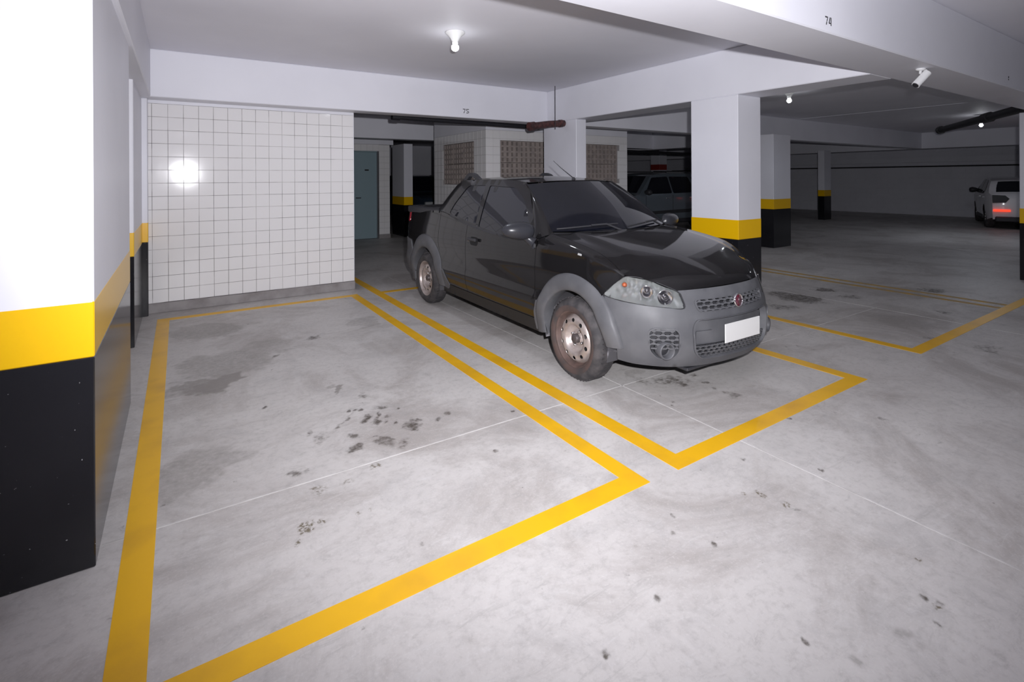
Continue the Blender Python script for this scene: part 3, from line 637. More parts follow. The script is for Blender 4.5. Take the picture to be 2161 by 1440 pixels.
def back(u, v):
    b = np.array([.70*u, 2.55, 1.05]); t = np.array([.505*u, 2.325+.03*(1-u*u), 1.468+.03*(1-u*u)]); return b+(t-b)*v
grid('cab_rear', back, np.linspace(-1, 1, 13), np.linspace(0, 1, 6), M['paint'], TR, (0, 1, 0), .004)
grid('rear_window', lambda u, v: back(u, v)+np.array([0, .008, .004]), np.linspace(-.82, .82, 9), np.linspace(.25, .85, 4), M['glass'], TR, (0, 1, 0), .004)
grid('cowl', lambda u, v: np.array([.68*u, (.43-.20*(1-abs(u)**2.2))+(-.05+.05*v)*1.0, 1.030+.012*v]), np.linspace(-1, 1, 17), [0, .5, 1], M['trimdark'], TR, (0, 0, 1), .01)
for x0, x1, dz in ((-.66, -.10, 0), (-.02, .50, .0)):
    wp = MB(); n = 9; B = []
    for i in range(n):
        k = i/(n-1); u = (x0+(x1-x0)*k)/.685; q = screen(u, .035+.055*math.sin(PI*.5*k)); B.append(q+np.array([0, -.022, .014]))
    wp.tube(B, .007, 6); wp.tube([B[n//2]+np.array([0, -.012, .006]), B[n-3]+np.array([0, -.02, .006]), screen(x1/.685, .0)+np.array([0, -.04, 0])], .009, 6)
    wp.build('wiper', M['trimdark'], TR)
# ---- grey front bumper, openings really cut through
def mirror(q): return [(-a, b) for a, b in q][::-1]
hlb = [(1.012, .672), (.888, .653), (.72, .637), (.58, .627), (.462, .620), (.458, .65), (.482, .727)]
half_top = hlb+[(.484, .735), (.33, .739), (.17, .741)]
arch_end = [(.905, .25), (.90, .34), (.905, .42), (.94, .53), (.985, .62)]
right_half = [(0, .222), (.35, .222), (.60, .225), (.80, .235)]+arch_end+half_top
outline = right_half+mirror(right_half[1:])
gr = rounded([(-.348, .597), (.348, .597), (.375, .672), (-.375, .672)], .03)
lo = rounded([(-.34, .284), (.34, .284), (.392, .335), (.405, .49), (.378, .546), (-.378, .546), (-.405, .49), (-.392, .335)], .035)
fgR = rounded([(.545, .295), (.635, .295), (.685, .345), (.69, .472), (.66, .492), (.525, .488), (.505, .465), (.505, .345)], .025)
fgL = mirror(fgR)
panel('front_bumper', outline, front, M['trim'], TR, [gr, lo, fgR, fgL], sp=.028, thick=.035, out=(0, -1, 0))
def lip(name, loop, m, w_=.012, d=.012):                      # raised rim round an opening
    c = np.mean(loop, 0); q = [tuple(c+(np.array(p)-c)*(1+w_/max(.08, np.linalg.norm(np.array(p)-c)))) for p in loop]
    panel(name, q, lambda u, z: front(u, z, d), m, TR, [loop], sp=.02, thick=d+.01, out=(0, -1, 0))
lip('lower_grille_rim', lo, M['trim']); lip('fog_lamp_rim', fgL, M['trim'], .01, .008); lip('fog_lamp_rim', fgR, M['trim'], .01, .008)
lip('grille_rim', gr, M['trim'], .014, .006)
def rect(a, b, c, d): return [(a, c), (b, c), (b, d), (a, d)]
panel('bumper_core', rect(-.46, .46, .27, .72), lambda u, z: front(u, z, -.075), M['trimdark'], TR, sp=.06, thick=.01, out=(0, -1, 0))
for sg in both: panel('fog_lamp_well', [(sg*a, b) for a, b in ((.48, .27), (.72, .27), (.72, .51), (.48, .51))], lambda u, z: front(u, z, -.05), M['trimdark'], TR, sp=.05, thick=.01, out=(0, -1, 0))
def mesh_grille(name, inside_of, u0, u1, z0, z1, du, dz, d, m, bar=.0045, depth=.014):
    """staggered six-sided mesh of thin plastic bars"""
    b = MB(); P = lambda u, z, e: front(u, z, d+e); segs = set()
    nr = int((z1-z0)/dz)+1
    for j in range(nr):
        zc = z0+j*dz; o = (j % 2)*du/2; i = 0
        while u0+o+i*du < u1+du:
            uc = u0+o+i*du; i += 1
            h = [(uc-du*.5, zc-dz*.16), (uc-du*.5+du*.18, zc-dz*.5), (uc+du*.32, zc-dz*.5), (uc+du*.5, zc-dz*.16), (uc+du*.5, zc+dz*.16), (uc+du*.32, zc+dz*.5), (uc-du*.32, zc+dz*.5), (uc-du*.5, zc+dz*.16)]
            for a, c in zip(h, h[1:]+h[:1]): segs.add((round(a[0], 4), round(a[1], 4), round(c[0], 4), round(c[1], 4)))
    for a0, a1, c0, c1 in segs:
        mid = np.array([[(a0+c0)/2, (a1+c1)/2]])
        if not inside(inside_of, mid)[0]: continue
        A, Cc = np.array((a0, a1)), np.array((c0, c1)); L = np.linalg.norm(Cc-A)
        if L < 1e-4: continue
        n = np.array([-(Cc-A)[1], (Cc-A)[0]])/L*bar/2
        q = [A-n, Cc-n, Cc+n, A+n]; v = [P(x, y, 0) for x, y in q]+[P(x, y, depth) for x, y in q]
        b.add(v, [(4, 5, 6, 7), (0, 1, 5, 4), (1, 2, 6, 5), (2, 3, 7, 6), (3, 0, 4, 7)][::1])
    return b.build(name, m, TR)
mesh_grille('upper_grille', gr, -.40, .40, .592, .68, .062, .027, -.010, M['trim'], .0085)
lowm = rounded([(-.40, .285), (.40, .285), (.42, .375), (-.42, .375)], .02)
mesh_grille('lower_grille', lo, -.44, .44, .287, .360, .046, .022, -.022, M['trim'], .007)
for sg in both: mesh_grille('fog_lamp_mesh', fgR if sg > 0 else fgL, min(sg*.48, sg*.72), max(sg*.48, sg*.72), .375, .50, .058, .030, -.018, M['trim'], .010)
panel('plate_carrier', rounded(rect(-.375, .375, .368, .535), .02), lambda u, z: front(u, z, -.040), M['trim'], TR, sp=.05, thick=.02, out=(0, -1, 0))
panel('carrier_rib', rounded(rect(-.37, -.235, .38, .462), .008), lambda u, z: front(u, z, -.028), M['trim'], TR, sp=.05, thick=.02, out=(0, -1, 0))
pl_ = MB().bbox((-.20, -.815, .355), (.20, -.808, .485), .004).build('licence_plate', M['plate'], TR); pl_.location = (0.045, 0.012, 0.01)
pl_['label'] = 'blank white licence plate'
for sg in both:
    c = front(sg*.592, .348, 0); fm = MB()
    fm.lathe([(.040, .02), (.052, .02), (.056, .0), (.058, -.065), (.052, -.072), (.045, -.066), (.042, -.03), (.040, .0), (0, .0)], (0, 0, 0), 'y', 28, True)
    o = fm.build('fog_lamp_surround', M['trim'], TR); o.location = (c[0]*.965, c[1]+.043, c[2]); o.rotation_euler = (0, 0, sg*.28)
    lp = MB().lathe([(.041, -.012), (.03, -.022), (0, -.026)], (0, 0, 0), 'y', 24, True).build('fog_lamp_lens', M['trimdark'], o)
# badge: round, dark red with chrome ring and four upright letters
bp = front(0, .640, .016); bd = MB().lathe([(0, -.004), (.040, -.002), (.042, .016)], (0, 0, 0), 'y', 36).build('badge', M['badge_red'], TR); bd.location = tuple(bp); bd.rotation_euler = (-.12, 0, 0)
MB().lathe([(.039, -.002), (.042, -.008), (.047, -.007), (.049, .004), (.048, .016)], (0, 0, 0), 'y', 36).build('badge_ring', M['chrome'], bd)
lt = MB(); q_ = .0024
def bar(x0, z0, x1, z1):
    a, b = np.array((x0, z0)), np.array((x1, z1)); d = (b-a)/np.linalg.norm(b-a); n = np.array((-d[1], d[0]))*q_/2*1.1
    c = [a-n, b-n, b+n, a+n]; lt.add([(x, -.004, z) for x, z in c]+[(x, -.0065, z) for x, z in c], [(7, 6, 5, 4)[::-1], (0, 1, 5, 4), (1, 2, 6, 5), (2, 3, 7, 6), (3, 0, 4, 7)])
w4 = .0095; x_ = -.0255; hz = .021
bar(x_, -hz, x_, hz); bar(x_, hz, x_+w4, hz); bar(x_, .002, x_+w4*.8, .002); x_ += .0165
bar(x_, -hz, x_, hz); x_ += .007
bar(x_, -hz, x_+w4*.5, hz); bar(x_+w4*.5, hz, x_+w4, -hz); bar(x_+w4*.2, -.007, x_+w4*.8, -.007); x_ += .0135
bar(x_+w4*.6, -hz, x_+w4*.6, hz); bar(x_, hz, x_+w4*1.2, hz)
lt.build('badge_letters', M['chrome'], bd)
# ---- headlamps: clear lens over a bright bowl, reflector and amber bulb
hl = [(.464, .624), (.58, .631), (.72, .642), (.875, .657), (1.01, .676), (.985, .715), (.93, .772), (.87, .808), (.80, .815), (.715, .803), (.60, .772), (.492, .729), (.468, .69)]
hl = smooth_loop(hl, 4)
for sg in both:
    q = hl if sg > 0 else mirror(hl); c = np.mean(q, 0)
    def bowl(u, z, q=q, c=c):
        e = float(edgedist(q, np.array([[u, z]]))[0]); return front(u, z, -.004-.05*min(1, e/.035)**.6-.012*math.sin(u*90)*math.sin(z*90)*min(1, e/.02))
    panel('headlamp_bowl', q, bowl, M['reflector'], TR, sp=.014, thick=.003, out=(sg*.4, -1, .2))
    panel('headlamp_lens', q, lambda u, z: front(u, z, .004), M['lens'], TR, sp=.025, thick=.0025, out=(sg*.4, -1, .2))
    rim_ = [tuple(c+(np.array(p)-c)*1.035) for p in q]
    panel('headlamp_seal', rim_, lambda u, z: front(u, z, .001), M['trimdark'], TR, [q], sp=.025, thick=.02, out=(sg*.4, -1, .2))
    for nm, u, z, r, m, d in (('headlamp_reflector', .578, .690, .052, 'chrome', -.012), ('headlamp_reflector', .705, .722, .042, 'chrome', -.014), ('indicator_bulb', .865, .758, .018, 'amber', -.012)):
        p0 = front(sg*u, z, d); p1 = front(sg*u, z, d-.03); ax = (p0-p1)/np.linalg.norm(p0-p1)
        h = MB()
        if nm == 'indicator_bulb': h.lathe([(r*math.cos(a), r*math.sin(a)*1.1) for a in np.linspace(0, PI/2, 6)], (0, 0, 0), 'z', 16)
        else: h.lathe([(r, .004), (r*.95, .006), (r*.9, .0), (r*.6, -.018), (r*.28, -.026), (r*.26, -.004), (0, .0)], (0, 0, 0), 'z', 28)
        o = h.build(nm, M[m], TR); o.location = tuple(p0); o.rotation_euler = Vector(ax).to_track_quat('Z', 'Y').to_euler()
# ---- wheel-arch flares swept round each wheel, liners, mud guards
def flare(name, c, prof, a0, a1, sg):
    def fn(k, j):
        an = math.radians(a0+(a1-a0)*k); r, o = prof[int(j)]; s, z = c+r*math.cos(an), .305+r*math.sin(an)
        p = side(min(max(s, -.8), 3.58), max(z, .2), sg)
        if s < -.30:                                            # meets the wrap of the bumper
            a = min(1, (-.30-s)/.2); p[0] = sg*(abs(p[0])*(1-a)+(abs(p[0])-.02*a)*a)
        p[0] += sg*o; p[2] = z; return p
    grid(name, fn, np.linspace(0, 1, 44), range(len(prof)), M['trim'], TR, (sg, 0, .2))
pf = [(.345, -.07), (.345, .016), (.352, .026), (.375, .033), (.425, .030), (.462, .016), (.474, .004), (.476, -.015)]
pr = [(.365, -.07), (.365, .012), (.372, .022), (.395, .029), (.46, .026), (.51, .012), (.525, .002), (.528, -.015)]
for sg in both:
    flare('front_wheel_arch_flare', .035, pf, -9, 176, sg); flare('rear_wheel_arch_flare', RA+.03, pr, -12, 182, sg)
    for c, r in ((.03, .365), (RA+.03, .385)):
        grid('wheel_well', lambda k, x: np.array([sg*x, c+r*math.cos(k), .305+r*math.sin(k)]), np.linspace(-.25, PI+.25, 26), np.linspace(.50, .80, 4), M['well'], TR)
        MB().add([(sg*.52, c+r*math.cos(k), .305+r*math.sin(k)) for k in np.linspace(-.25, PI+.25, 26)], [tuple(range(26))]).build('wheel_well_back', M['under'], TR)
    panel('mud_guard', [(.36, .25), (.515, .25), (.53, .33), (.515, .40), (.47, .50), (.40, .40)], on_side(sg), M['trim'], TR, sp=.04, thick=.02, out=(sg, 0, 0), off=.016)
    panel('mud_guard', rounded([(2.30, .285), (2.20, .275), (2.16, .32), (2.24, .41), (2.30, .50), (2.35, .42)], .03), on_side(sg), M['trim'], TR, sp=.04, thick=.02, out=(sg, 0, 0), off=.008)
    panel('rear_bumper_corner', rounded([(3.16, .33), (3.20, .42), (3.22, .52), (3.26, .62), (3.30, .72), (3.585, .74), (3.59, .36), (3.5, .32)], .03), on_side(sg), M['trim'], TR, sp=.04, thick=.02, out=(sg, 0, 0), off=.014)
    panel('tail_lamp', rounded([(3.40, .945), (3.585, .945), (3.59, 1.105), (3.42, 1.105)], .03), on_side(sg), M['red_lens'], TR, sp=.04, thick=.02, out=(sg, 0, 0), off=.006)
# ---- load bed, tailgate, rear bumper, floor pan
for sg in both: MB().bbox((min(sg*.66, sg*.775), 2.5, 1.06), (max(sg*.66, sg*.775), 3.50, 1.143), .012).build('bed_rail', M['trimdark'], TR)
MB().bbox((-.66, 2.58, 1.085), (.66, 3.50, 1.118), .01).build('bed_cover', M['trimdark'], TR)
MB().bbox((-.70, 3.50, .60), (.70, 3.575, 1.145), .02).build('tailgate', M['paint'], TR)
MB().bbox((-.74, 3.48, .34), (.74, 3.64, .60), .04).build('rear_bumper', M['trim'], TR)
ub = MB().box((-.50, -.56, .24), (.50, 3.5, .70)).box((-.74, .47, .245), (.74, 2.22, .93)).box((-.70, 3.2, .36), (.70, 3.5, 1.0)).box((-.52, -.36, .60), (.52, .5, .80)).box((-.66, 2.4, .8), (.66, 3.2, 1.05)).box((-.62, .55, .9), (.62, 2.4, 1.12))
ub.build('underbody', M['under'], TR)
MB().bbox((-.42, -.70, .195), (.30, -.30, .215), .005).build('splash_shield', M['trimdark'], TR)
# ---- wheels
def wheel_tree():
    t = MB(); R = .302
    t.lathe([(.200, -.025), (.204, -.004), (.214, .005), (.235, .010), (.268, .003), (.284, -.012), (.296, -.026), (R, -.045), (R+.001, -.085), (R, -.135), (.294, -.158), (.270, -.175), (.200, -.170)], (0, 0, 0), 'x', 56, True)
    o = t.build('wheel', M['rubber'], TR)
    sw = MB().lathe([(.207, .0), (.216, .0075), (.237, .0125), (.248, .0112)], (0, 0, 0), 'x', 56, True).build('tyre_sidewall', M['sidewall'], o)
    tr_ = MB()
    for row, (x, w2) in enumerate(((-.042, .026), (-.082, .024), (-.122, .026))):
        for k in range(54):
            a = 2*PI*(k+.5*(row % 2))/54; h = .011
            v = [((x-w2/2), (R-.004)*math.cos(a-h), (R-.004)*math.sin(a-h)), ((x+w2/2), (R-.004)*math.cos(a-h), (R-.004)*math.sin(a-h)), ((x+w2/2), (R-.004)*math.cos(a+h), (R-.004)*math.sin(a+h)), ((x-w2/2), (R-.004)*math.cos(a+h), (R-.004)*math.sin(a+h))]
            u = [(p[0], p[1]*1.022, p[2]*1.022) for p in v]; tr_.add(v+u, [(4, 5, 6, 7), (0, 1, 5, 4), (1, 2, 6, 5), (2, 3, 7, 6), (3, 0, 4, 7)])
    tr_.build('tyre_tread', M['rubber'], o)
    MB().lathe([(.174, -.052), (.186, -.042), (.193, -.022), (.199, -.008), (.206, .0), (.210, -.008), (.209, -.03)], (0, 0, 0), 'x', 56, True).build('rim_edge', M['rust'], o)
    zp = spl([0, .034, .062, .084, .100, .120, .150, .172, .182], [-.045, -.045, -.066, -.062, -.024, -.010, -.014, -.034, -.056])
    rim = panel('rim', arc(0, 0, .180, 0, 352.8, 49), lambda y, z: np.array([zp(math.hypot(y, z)), y, z]), M['rim'], o,
          [smooth_loop([(.140*math.cos(a)+dx*math.cos(a)-dy*math.sin(a), .140*math.sin(a)+dx*math.sin(a)+dy*math.cos(a)) for dx, dy in ((.015, 0), (.0105, .012), (0, .017), (-.0105, .012), (-.015, 0), (-.0105, -.012), (0, -.017), (.0105, -.012))], 3) for a in [2*PI*k/10 for k in range(10)]], sp=.012, thick=.004, out=(1, 0, 0))
    MB().lathe([(.170, -.12), (.170, -.060), (0, -.080)], (0, 0, 0), 'x', 30, True).build('brake_drum', M['under'], o)
    MB().lathe([(.040, -.055), (.037, -.022), (.029, -.014), (0, -.012)], (0, 0, 0), 'x', 6, True).build('hub_cap', M['hub'], o)
    for k in range(4):
        a = PI/4+k*PI/2; b = MB().lathe([(.0105, -.065), (.0105, -.040), (.007, -.036), (0, -.036)], (0, 0, 0), 'x', 6, True).build('wheel_nut', M['steel'], o)
        b.location = (0, .058*math.cos(a), .058*math.sin(a))
    return o
w0 = wheel_tree()
for i, (c, sg) in enumerate(((0, -1), (RA, -1), (0, 1), (RA, 1))):
    o = w0 if i == 0 else copy_tree(w0, TR)
    o.location = (sg*(.838 if c == 0 else .83), c, .302); o.rotation_euler = (.35+i*.9, 0, 0 if sg > 0 else PI)
    if c:                                                         # the rear wheels are cleaner
        for ch in o.children:
            k = ch.name.split('.')[0]
            if k in ('tyre_sidewall', 'rim_edge'): ch.data = ch.data.copy(); ch.data.materials[0] = M['rubber' if k == 'tyre_sidewall' else 'rim']
# ---- door mirrors, handles, indicator, aerial, roof brackets
for sg in both:
    mm = MB(); n = 22
    def shp(k, a, sg=sg):
        x = -1+2*k; r = max(0, 1-abs(x)**2.6)**.5
        y = .075*r*math.cos(a); z = .073*r*math.sin(a)*(1.0-.18*x)
        if y > 0: y *= .45                                     # flatter on the glass side
        return np.array([sg*(.925+.142*x), .60+y+.03*x, 1.062+z+.006*x])
    grid('door_mirror', shp, np.linspace(0, 1, 15), np.linspace(0, 2*PI, n), M['mirror_plastic'], TR, None)
    st = MB(); a, b = side(.555, .975, sg), np.array([sg*.835, .60, 1.03])
    st.tube([a+np.array([0, 0, -.02]), a+(b-a)*.5+np.array([0, 0, -.028]), b+np.array([sg*.03, 0, -.005])], [.045, .036, .034], 12).build('mirror_arm', M['mirror_plastic'], TR)
    panel('mirror_base', rounded([(.535, .90), (.60, .955), (.78, .965), (.66, 1.055), (.60, 1.0), (.54, .965)], .02), on_side(sg), M['mirror_plastic'], TR, sp=.03, thick=.012, out=(sg, 0, 0), off=.012)
    p = side(1.60, .873, sg); h = MB().bbox((-.014, -.085, -.016), (.014, .085, .016), .008).build('door_handle', M['trimdark'], TR); h.location = (p[0]+sg*.028, p[1]-.02, p[2]+.012)
    panel('handle_recess', rounded([(1.50, .825), (1.66, .825), (1.66, .91), (1.50, .91)], .04), on_side(sg), M['under'], TR, sp=.03, thick=.002, out=(sg, 0, 0), off=.002)
    lk = MB().lathe([(0, .004), (.010, .004), (.013, 0)], (0, 0, 0), 'x', 14, sg < 0).build('door_lock', M['chrome'], TR); lk.location = tuple(side(1.70, .868, sg)+np.array([sg*.003, 0, 0]))
    if sg < 0: lk.scale = (-1, 1, 1)
    panel('side_indicator', rounded([(-.055, .920), (-.015, .924), (-.015, .938), (-.055, .934)], .006), on_side(sg), M['lens_grey'], TR, sp=.02, thick=.008, out=(sg, 0, 0), off=.006)
    # humped bracket at the rear corner of the roof
    hb = [(1.93, 1.478), (2.00, 1.502), (2.08, 1.545), (2.15, 1.562), (2.22, 1.560), (2.30, 1.520), (2.36, 1.468)]; x = sg*.515; bm = MB()
    lo_ = [(y, z-.035*(1 if 0 < i < 6 else .2)) for i, (y, z) in enumerate(hb)]
    hole = [(2.08, 1.505), (2.15, 1.522), (2.21, 1.518), (2.24, 1.495)]
    top = hb; bot = [(1.93, 1.470), (2.05, 1.478), (2.085, 1.500), (2.15, 1.522), (2.21, 1.520), (2.245, 1.490), (2.36, 1.455)]
    n = len(top); v = []
    for d in (-.022, .022): v += [(x+d, y, z) for y, z in top]+[(x+d, y, z) for y, z in bot]
    fc = []
    for i in range(n-1):
        fc += [(i, i+1, n+i+1, n+i), (2*n+i, 3*n+i, 3*n+i+1, 2*n+i+1), (i, 2*n+i, 2*n+i+1, i+1), (n+i, n+i+1, 3*n+i+1, 3*n+i)]
    bm.add(v, fc); bm.box((x-.02, 1.95, 1.45), (x+.02, 2.34, 1.482)); bm.build('roof_bracket', M['trimdark'], TR)
an = MB(); an.lathe([(.026, 0), (.022, .014), (.010, .030), (0, .034)], (0, 1.0, 1.474), 'z', 16)
an.tube([(0, 1.0, 1.495), (0, 1.20, 1.60), (0, 1.33, 1.678)], [.006, .0035, .0022], 8); an.build('aerial', M['trimdark'], TR)

# ================================================================== FLOOR MARKINGS, FIXTURES, OTHER CARS
def bay(label, stripes):
    x, y = stripes[0][0], stripes[0][1]
    t = thing('parking_bay_marking', label, 'floor marking', (x, y, 0))
    for x0, y0, x1, y1 in stripes:
        MB().box((x0-x, y0-y, 0), (x1-x, y1-y, 0.0018)).build('stripe', M['stripe'], t)
    return t
M['stripe'] = mat('yellow_road_paint', (0.86, 0.47, 0.004), 0.42, noise=(3.5, (0.70, 0.37, 0.01), 0.45, 0.75), bump=(25, 0.1, 0.002))
M['stripe_old'] = mat('worn_yellow_road_paint', (0.55, 0.33, 0.06), 0.6, noise=(8, (0.36, 0.28, 0.16), 0.4, 0.62))
bay('yellow outline of the empty parking bay by the columns', [(-.197, 1.742, -.087, 6.68), (1.837, 1.742, 1.937, 6.68), (-.087, 1.742, 1.837, 1.852), (-.087, 6.58, 1.837, 6.68)])
bay('yellow outline of the parking bay holding the black truck', [(2.138, 1.735, 2.248, 8.4), (4.145, 1.735, 4.255, 7.6), (2.248, 1.735, 4.145, 1.842), (2.248, 6.55, 4.145, 6.65)])
bay('yellow outline of the empty bay beyond the truck', [(5.235, 1.735, 5.335, 3.315), (5.335, 1.735, 10.1, 1.835)])
b_ = bay('two worn parallel yellow lines dividing the bays beyond the truck', [(7.74, 1.84, 7.83, 6.6), (7.97, 1.84, 8.06, 6.6)])
for c_ in b_.children: c_.data.materials[0] = M['stripe_old']

def stencil(name, label, polys, x, y, z):
    t = MB()
    for q in polys:
        n = len(q); t.add([(a, 0, b) for a, b in q]+[(a, -.0012, b) for a, b in q], [tuple(range(n, 2*n))]+[(i, (i+1) % n, n+(i+1) % n, n+i) for i in range(n)])
    o = t.build(name, M['ink']); o.location = (x, y, z); return tag(o, label, 'number')
def seven(x): return [[(x, .044), (x+.026, .044), (x+.034, .052), (x, .052)], [(x+.026, .042), (x+.035, .050), (x+.026, .024), (x+.018, .024)], [(x+.017, .021), (x+.025, .021), (x+.018, 0), (x+.009, 0)]]
four = lambda x: [[(x, .014), (x+.009, .014), (x+.022, .052), (x+.014, .052)], [(x+.003, .011), (x+.022, .011), (x+.022, .018), (x+.005, .018)], [(x+.025, 0), (x+.033, 0), (x+.033, .052), (x+.025, .052)]]
five = lambda x: [[(x, .029), (x+.008, .029), (x+.008, .052), (x, .052)], [(x+.011, .044), (x+.033, .044), (x+.033, .052), (x+.011, .052)], [(x+.010, .026), (x+.026, .026), (x+.033, .018), (x+.033, .004), (x+.025, .008), (x+.025, .018), (x+.010, .019)], [(x, 0), (x+.022, 0), (x+.028, .003), (x+.022, .008), (x, .008)]]
stencil('stencilled_number', 'black stencilled number 74 on the big near beam', seven(0)+four(.043), 3.372, 1.60, 2.447)
o = stencil('stencilled_number', 'black stencilled number 75 on the beam above the tiled wall edge', seven(0)+five(.045), 3.535, 6.75, 2.468); o.scale = (1.3, 1, 1.25)
o = stencil('stencilled_number', 'tiny grey stencilled digit far along the big near beam', [[(0, 0), (.02, 0), (.02, .012), (0, .012)], [(0, .02), (.02, .02), (.026, .04), (.004, .04)]], 7.06, 1.60, 2.47)

def ceiling_lamp(x, y, label, drop=0.0, power=22):
    z = CEIL-drop; t = thing('ceiling_lamp', label, 'lamp', (x, y, CEIL), 'bare bulb ceiling lamps')
    h = -drop
    MB().lathe([(0.0, h), (.094, h), (.096, h-.010), (.088, h-.018), (.060, h-.040), (.040, h-.070), (.034, h-.090), (0, h-.090)], n=28, flip=True).build('base', M['porcelain'], t)
    MB().lathe([(.030, h-.088), (.030, h-.108), (.022, h-.112), (0, h-.112)], n=20, flip=True).build('socket', M['porcelain'], t)
    b = MB().lathe([(.016, h-.108), (.022, h-.116)]+[(.037*math.sin(a), h-.150+.037*math.cos(a)) for a in np.linspace(.65, PI, 12)], n=24, flip=True).build('bulb', M['bulb'], t)
    if drop: MB().tube([(0, 0, 0), (0, 0, h)], .012, 8).build('hanging_rod', M['pipe_dark'], t)
    l = lamp('bulb_light', 'SPOT', (x, y, z-.19), power, (0.82, 0.89, 1.0), .05)      # the bulb's light, cut off upwards by its base
    l.data.spot_size = math.radians(172); l.data.spot_blend = 0.35
    lamp('bulb_glow', 'POINT', (x, y, z-.215), power*.035, (0.92, 0.96, 1.0), .04)
    return t
ceiling_lamp(2.255, 4.46, 'white cone ceiling lamp with a lit bare bulb over the empty bay')
ceiling_lamp(8.55, 4.63, 'lit bare bulb lamp on the ceiling beyond the square column')
ceiling_lamp(15.6, 4.0, 'lit bulb hanging on a rod by the black ceiling pipe', 0.10, 45)
for x_, q_, p_ in ((6.6, 'first of three from the empty bay', 55), (12.4, 'middle one of three', 40), (18.2, 'last of three by the end wall', 35)): ceiling_lamp(x_, -2.6, 'added unseen fill lamp over the driving aisle, '+q_, power=p_)  # aisle lamps added out of view to fill the ambient light

p = thing('drain_pipe', 'short brown drain pipe hung on a rod beside the column', 'pipe', (5.10, 6.32, 2.36))
MB().tube([(0, 0, 0), (-.30, -.005, -.03), (-.66, -.012, -.085)], [.052, .054, .056], 16).build('pipe_body', M['pipe_brown'], p)
MB().tube([(-.58, -.010, -.073), (-.68, -.012, -.089)], .068, 16).build('end_collar', M['pipe_brown'], p)
MB().tube([(-.04, 0, -.003), (-.10, 0, -.010)], .060, 16).build('collar', M['pipe_brown'], p)
MB().tube([(-.22, -.06, .56), (-.22, -.06, -.11)], .006, 8).build('rod', M['pipe_dark'], p)
def pipe(label, pts, r, collars=()):
    o = np.array(pts[0], float); t = thing('ceiling_pipe', label, 'pipe', tuple(o)); P = [np.array(q, float)-o for q in pts]
    MB().tube(P, r, 12).build('pipe_body', M['pipe_dark'], t)
    for a, b in collars: MB().tube([P[0]+(P[-1]-P[0])*a, P[0]+(P[-1]-P[0])*b], r*1.3, 12).build('collar', M['pipe_dark'], t)
    return t
pipe('black pipe behind the beam over the grey-blue door', [(2.68, 7.4, 2.43), (5.4, 7.4, 2.40)], .038, [(0, .045)])
pipe('long black ceiling pipe slanting past the hanging bulb', [(16.2, 4.95, 2.66), (11.4, 2.35, 2.60)], .075, [(0, .03), (.62, .68)])
pipe('black pipe above the slate grey car', [(10.6, 11.40, 2.32), (18.0, 11.8, 2.30)], .05, [(0, .06)])
pipe('thin dark pipe along the ledge of the far end wall', [(23.6, 1.0, 1.86), (23.6, 19.5, 1.86)], .025)

c = thing('security_camera', 'white cylindrical security camera under the beam crossing', 'camera', (5.21, 1.72, BOT))
MB().lathe([(0, 0), (.035, 0), (.035, -.012), (.014, -.02), (0, -.02)], n=20, flip=True).build('mount', M['plastic_white'], c)
MB().tube([(0, 0, -.015), (-.01, 0, -.045)], .010, 10).build('arm', M['plastic_white'], c)
a_, b2 = np.array((.050, -.030, -.035)), np.array((-.040, .022, -.140))
MB().tube([a_, b2], .030, 18).build('camera_body', M['plastic_white'], c)
MB().tube([a_+(b2-a_)*.1+np.array((0, 0, .031)), b2+(b2-a_)*.12+np.array((0, 0, .031))], .012, 8).build('sun_shield', M['plastic_white'], c)
MB().tube([b2, b2+(b2-a_)*.03], .024, 18).build('lens', M['pipe_dark'], c)

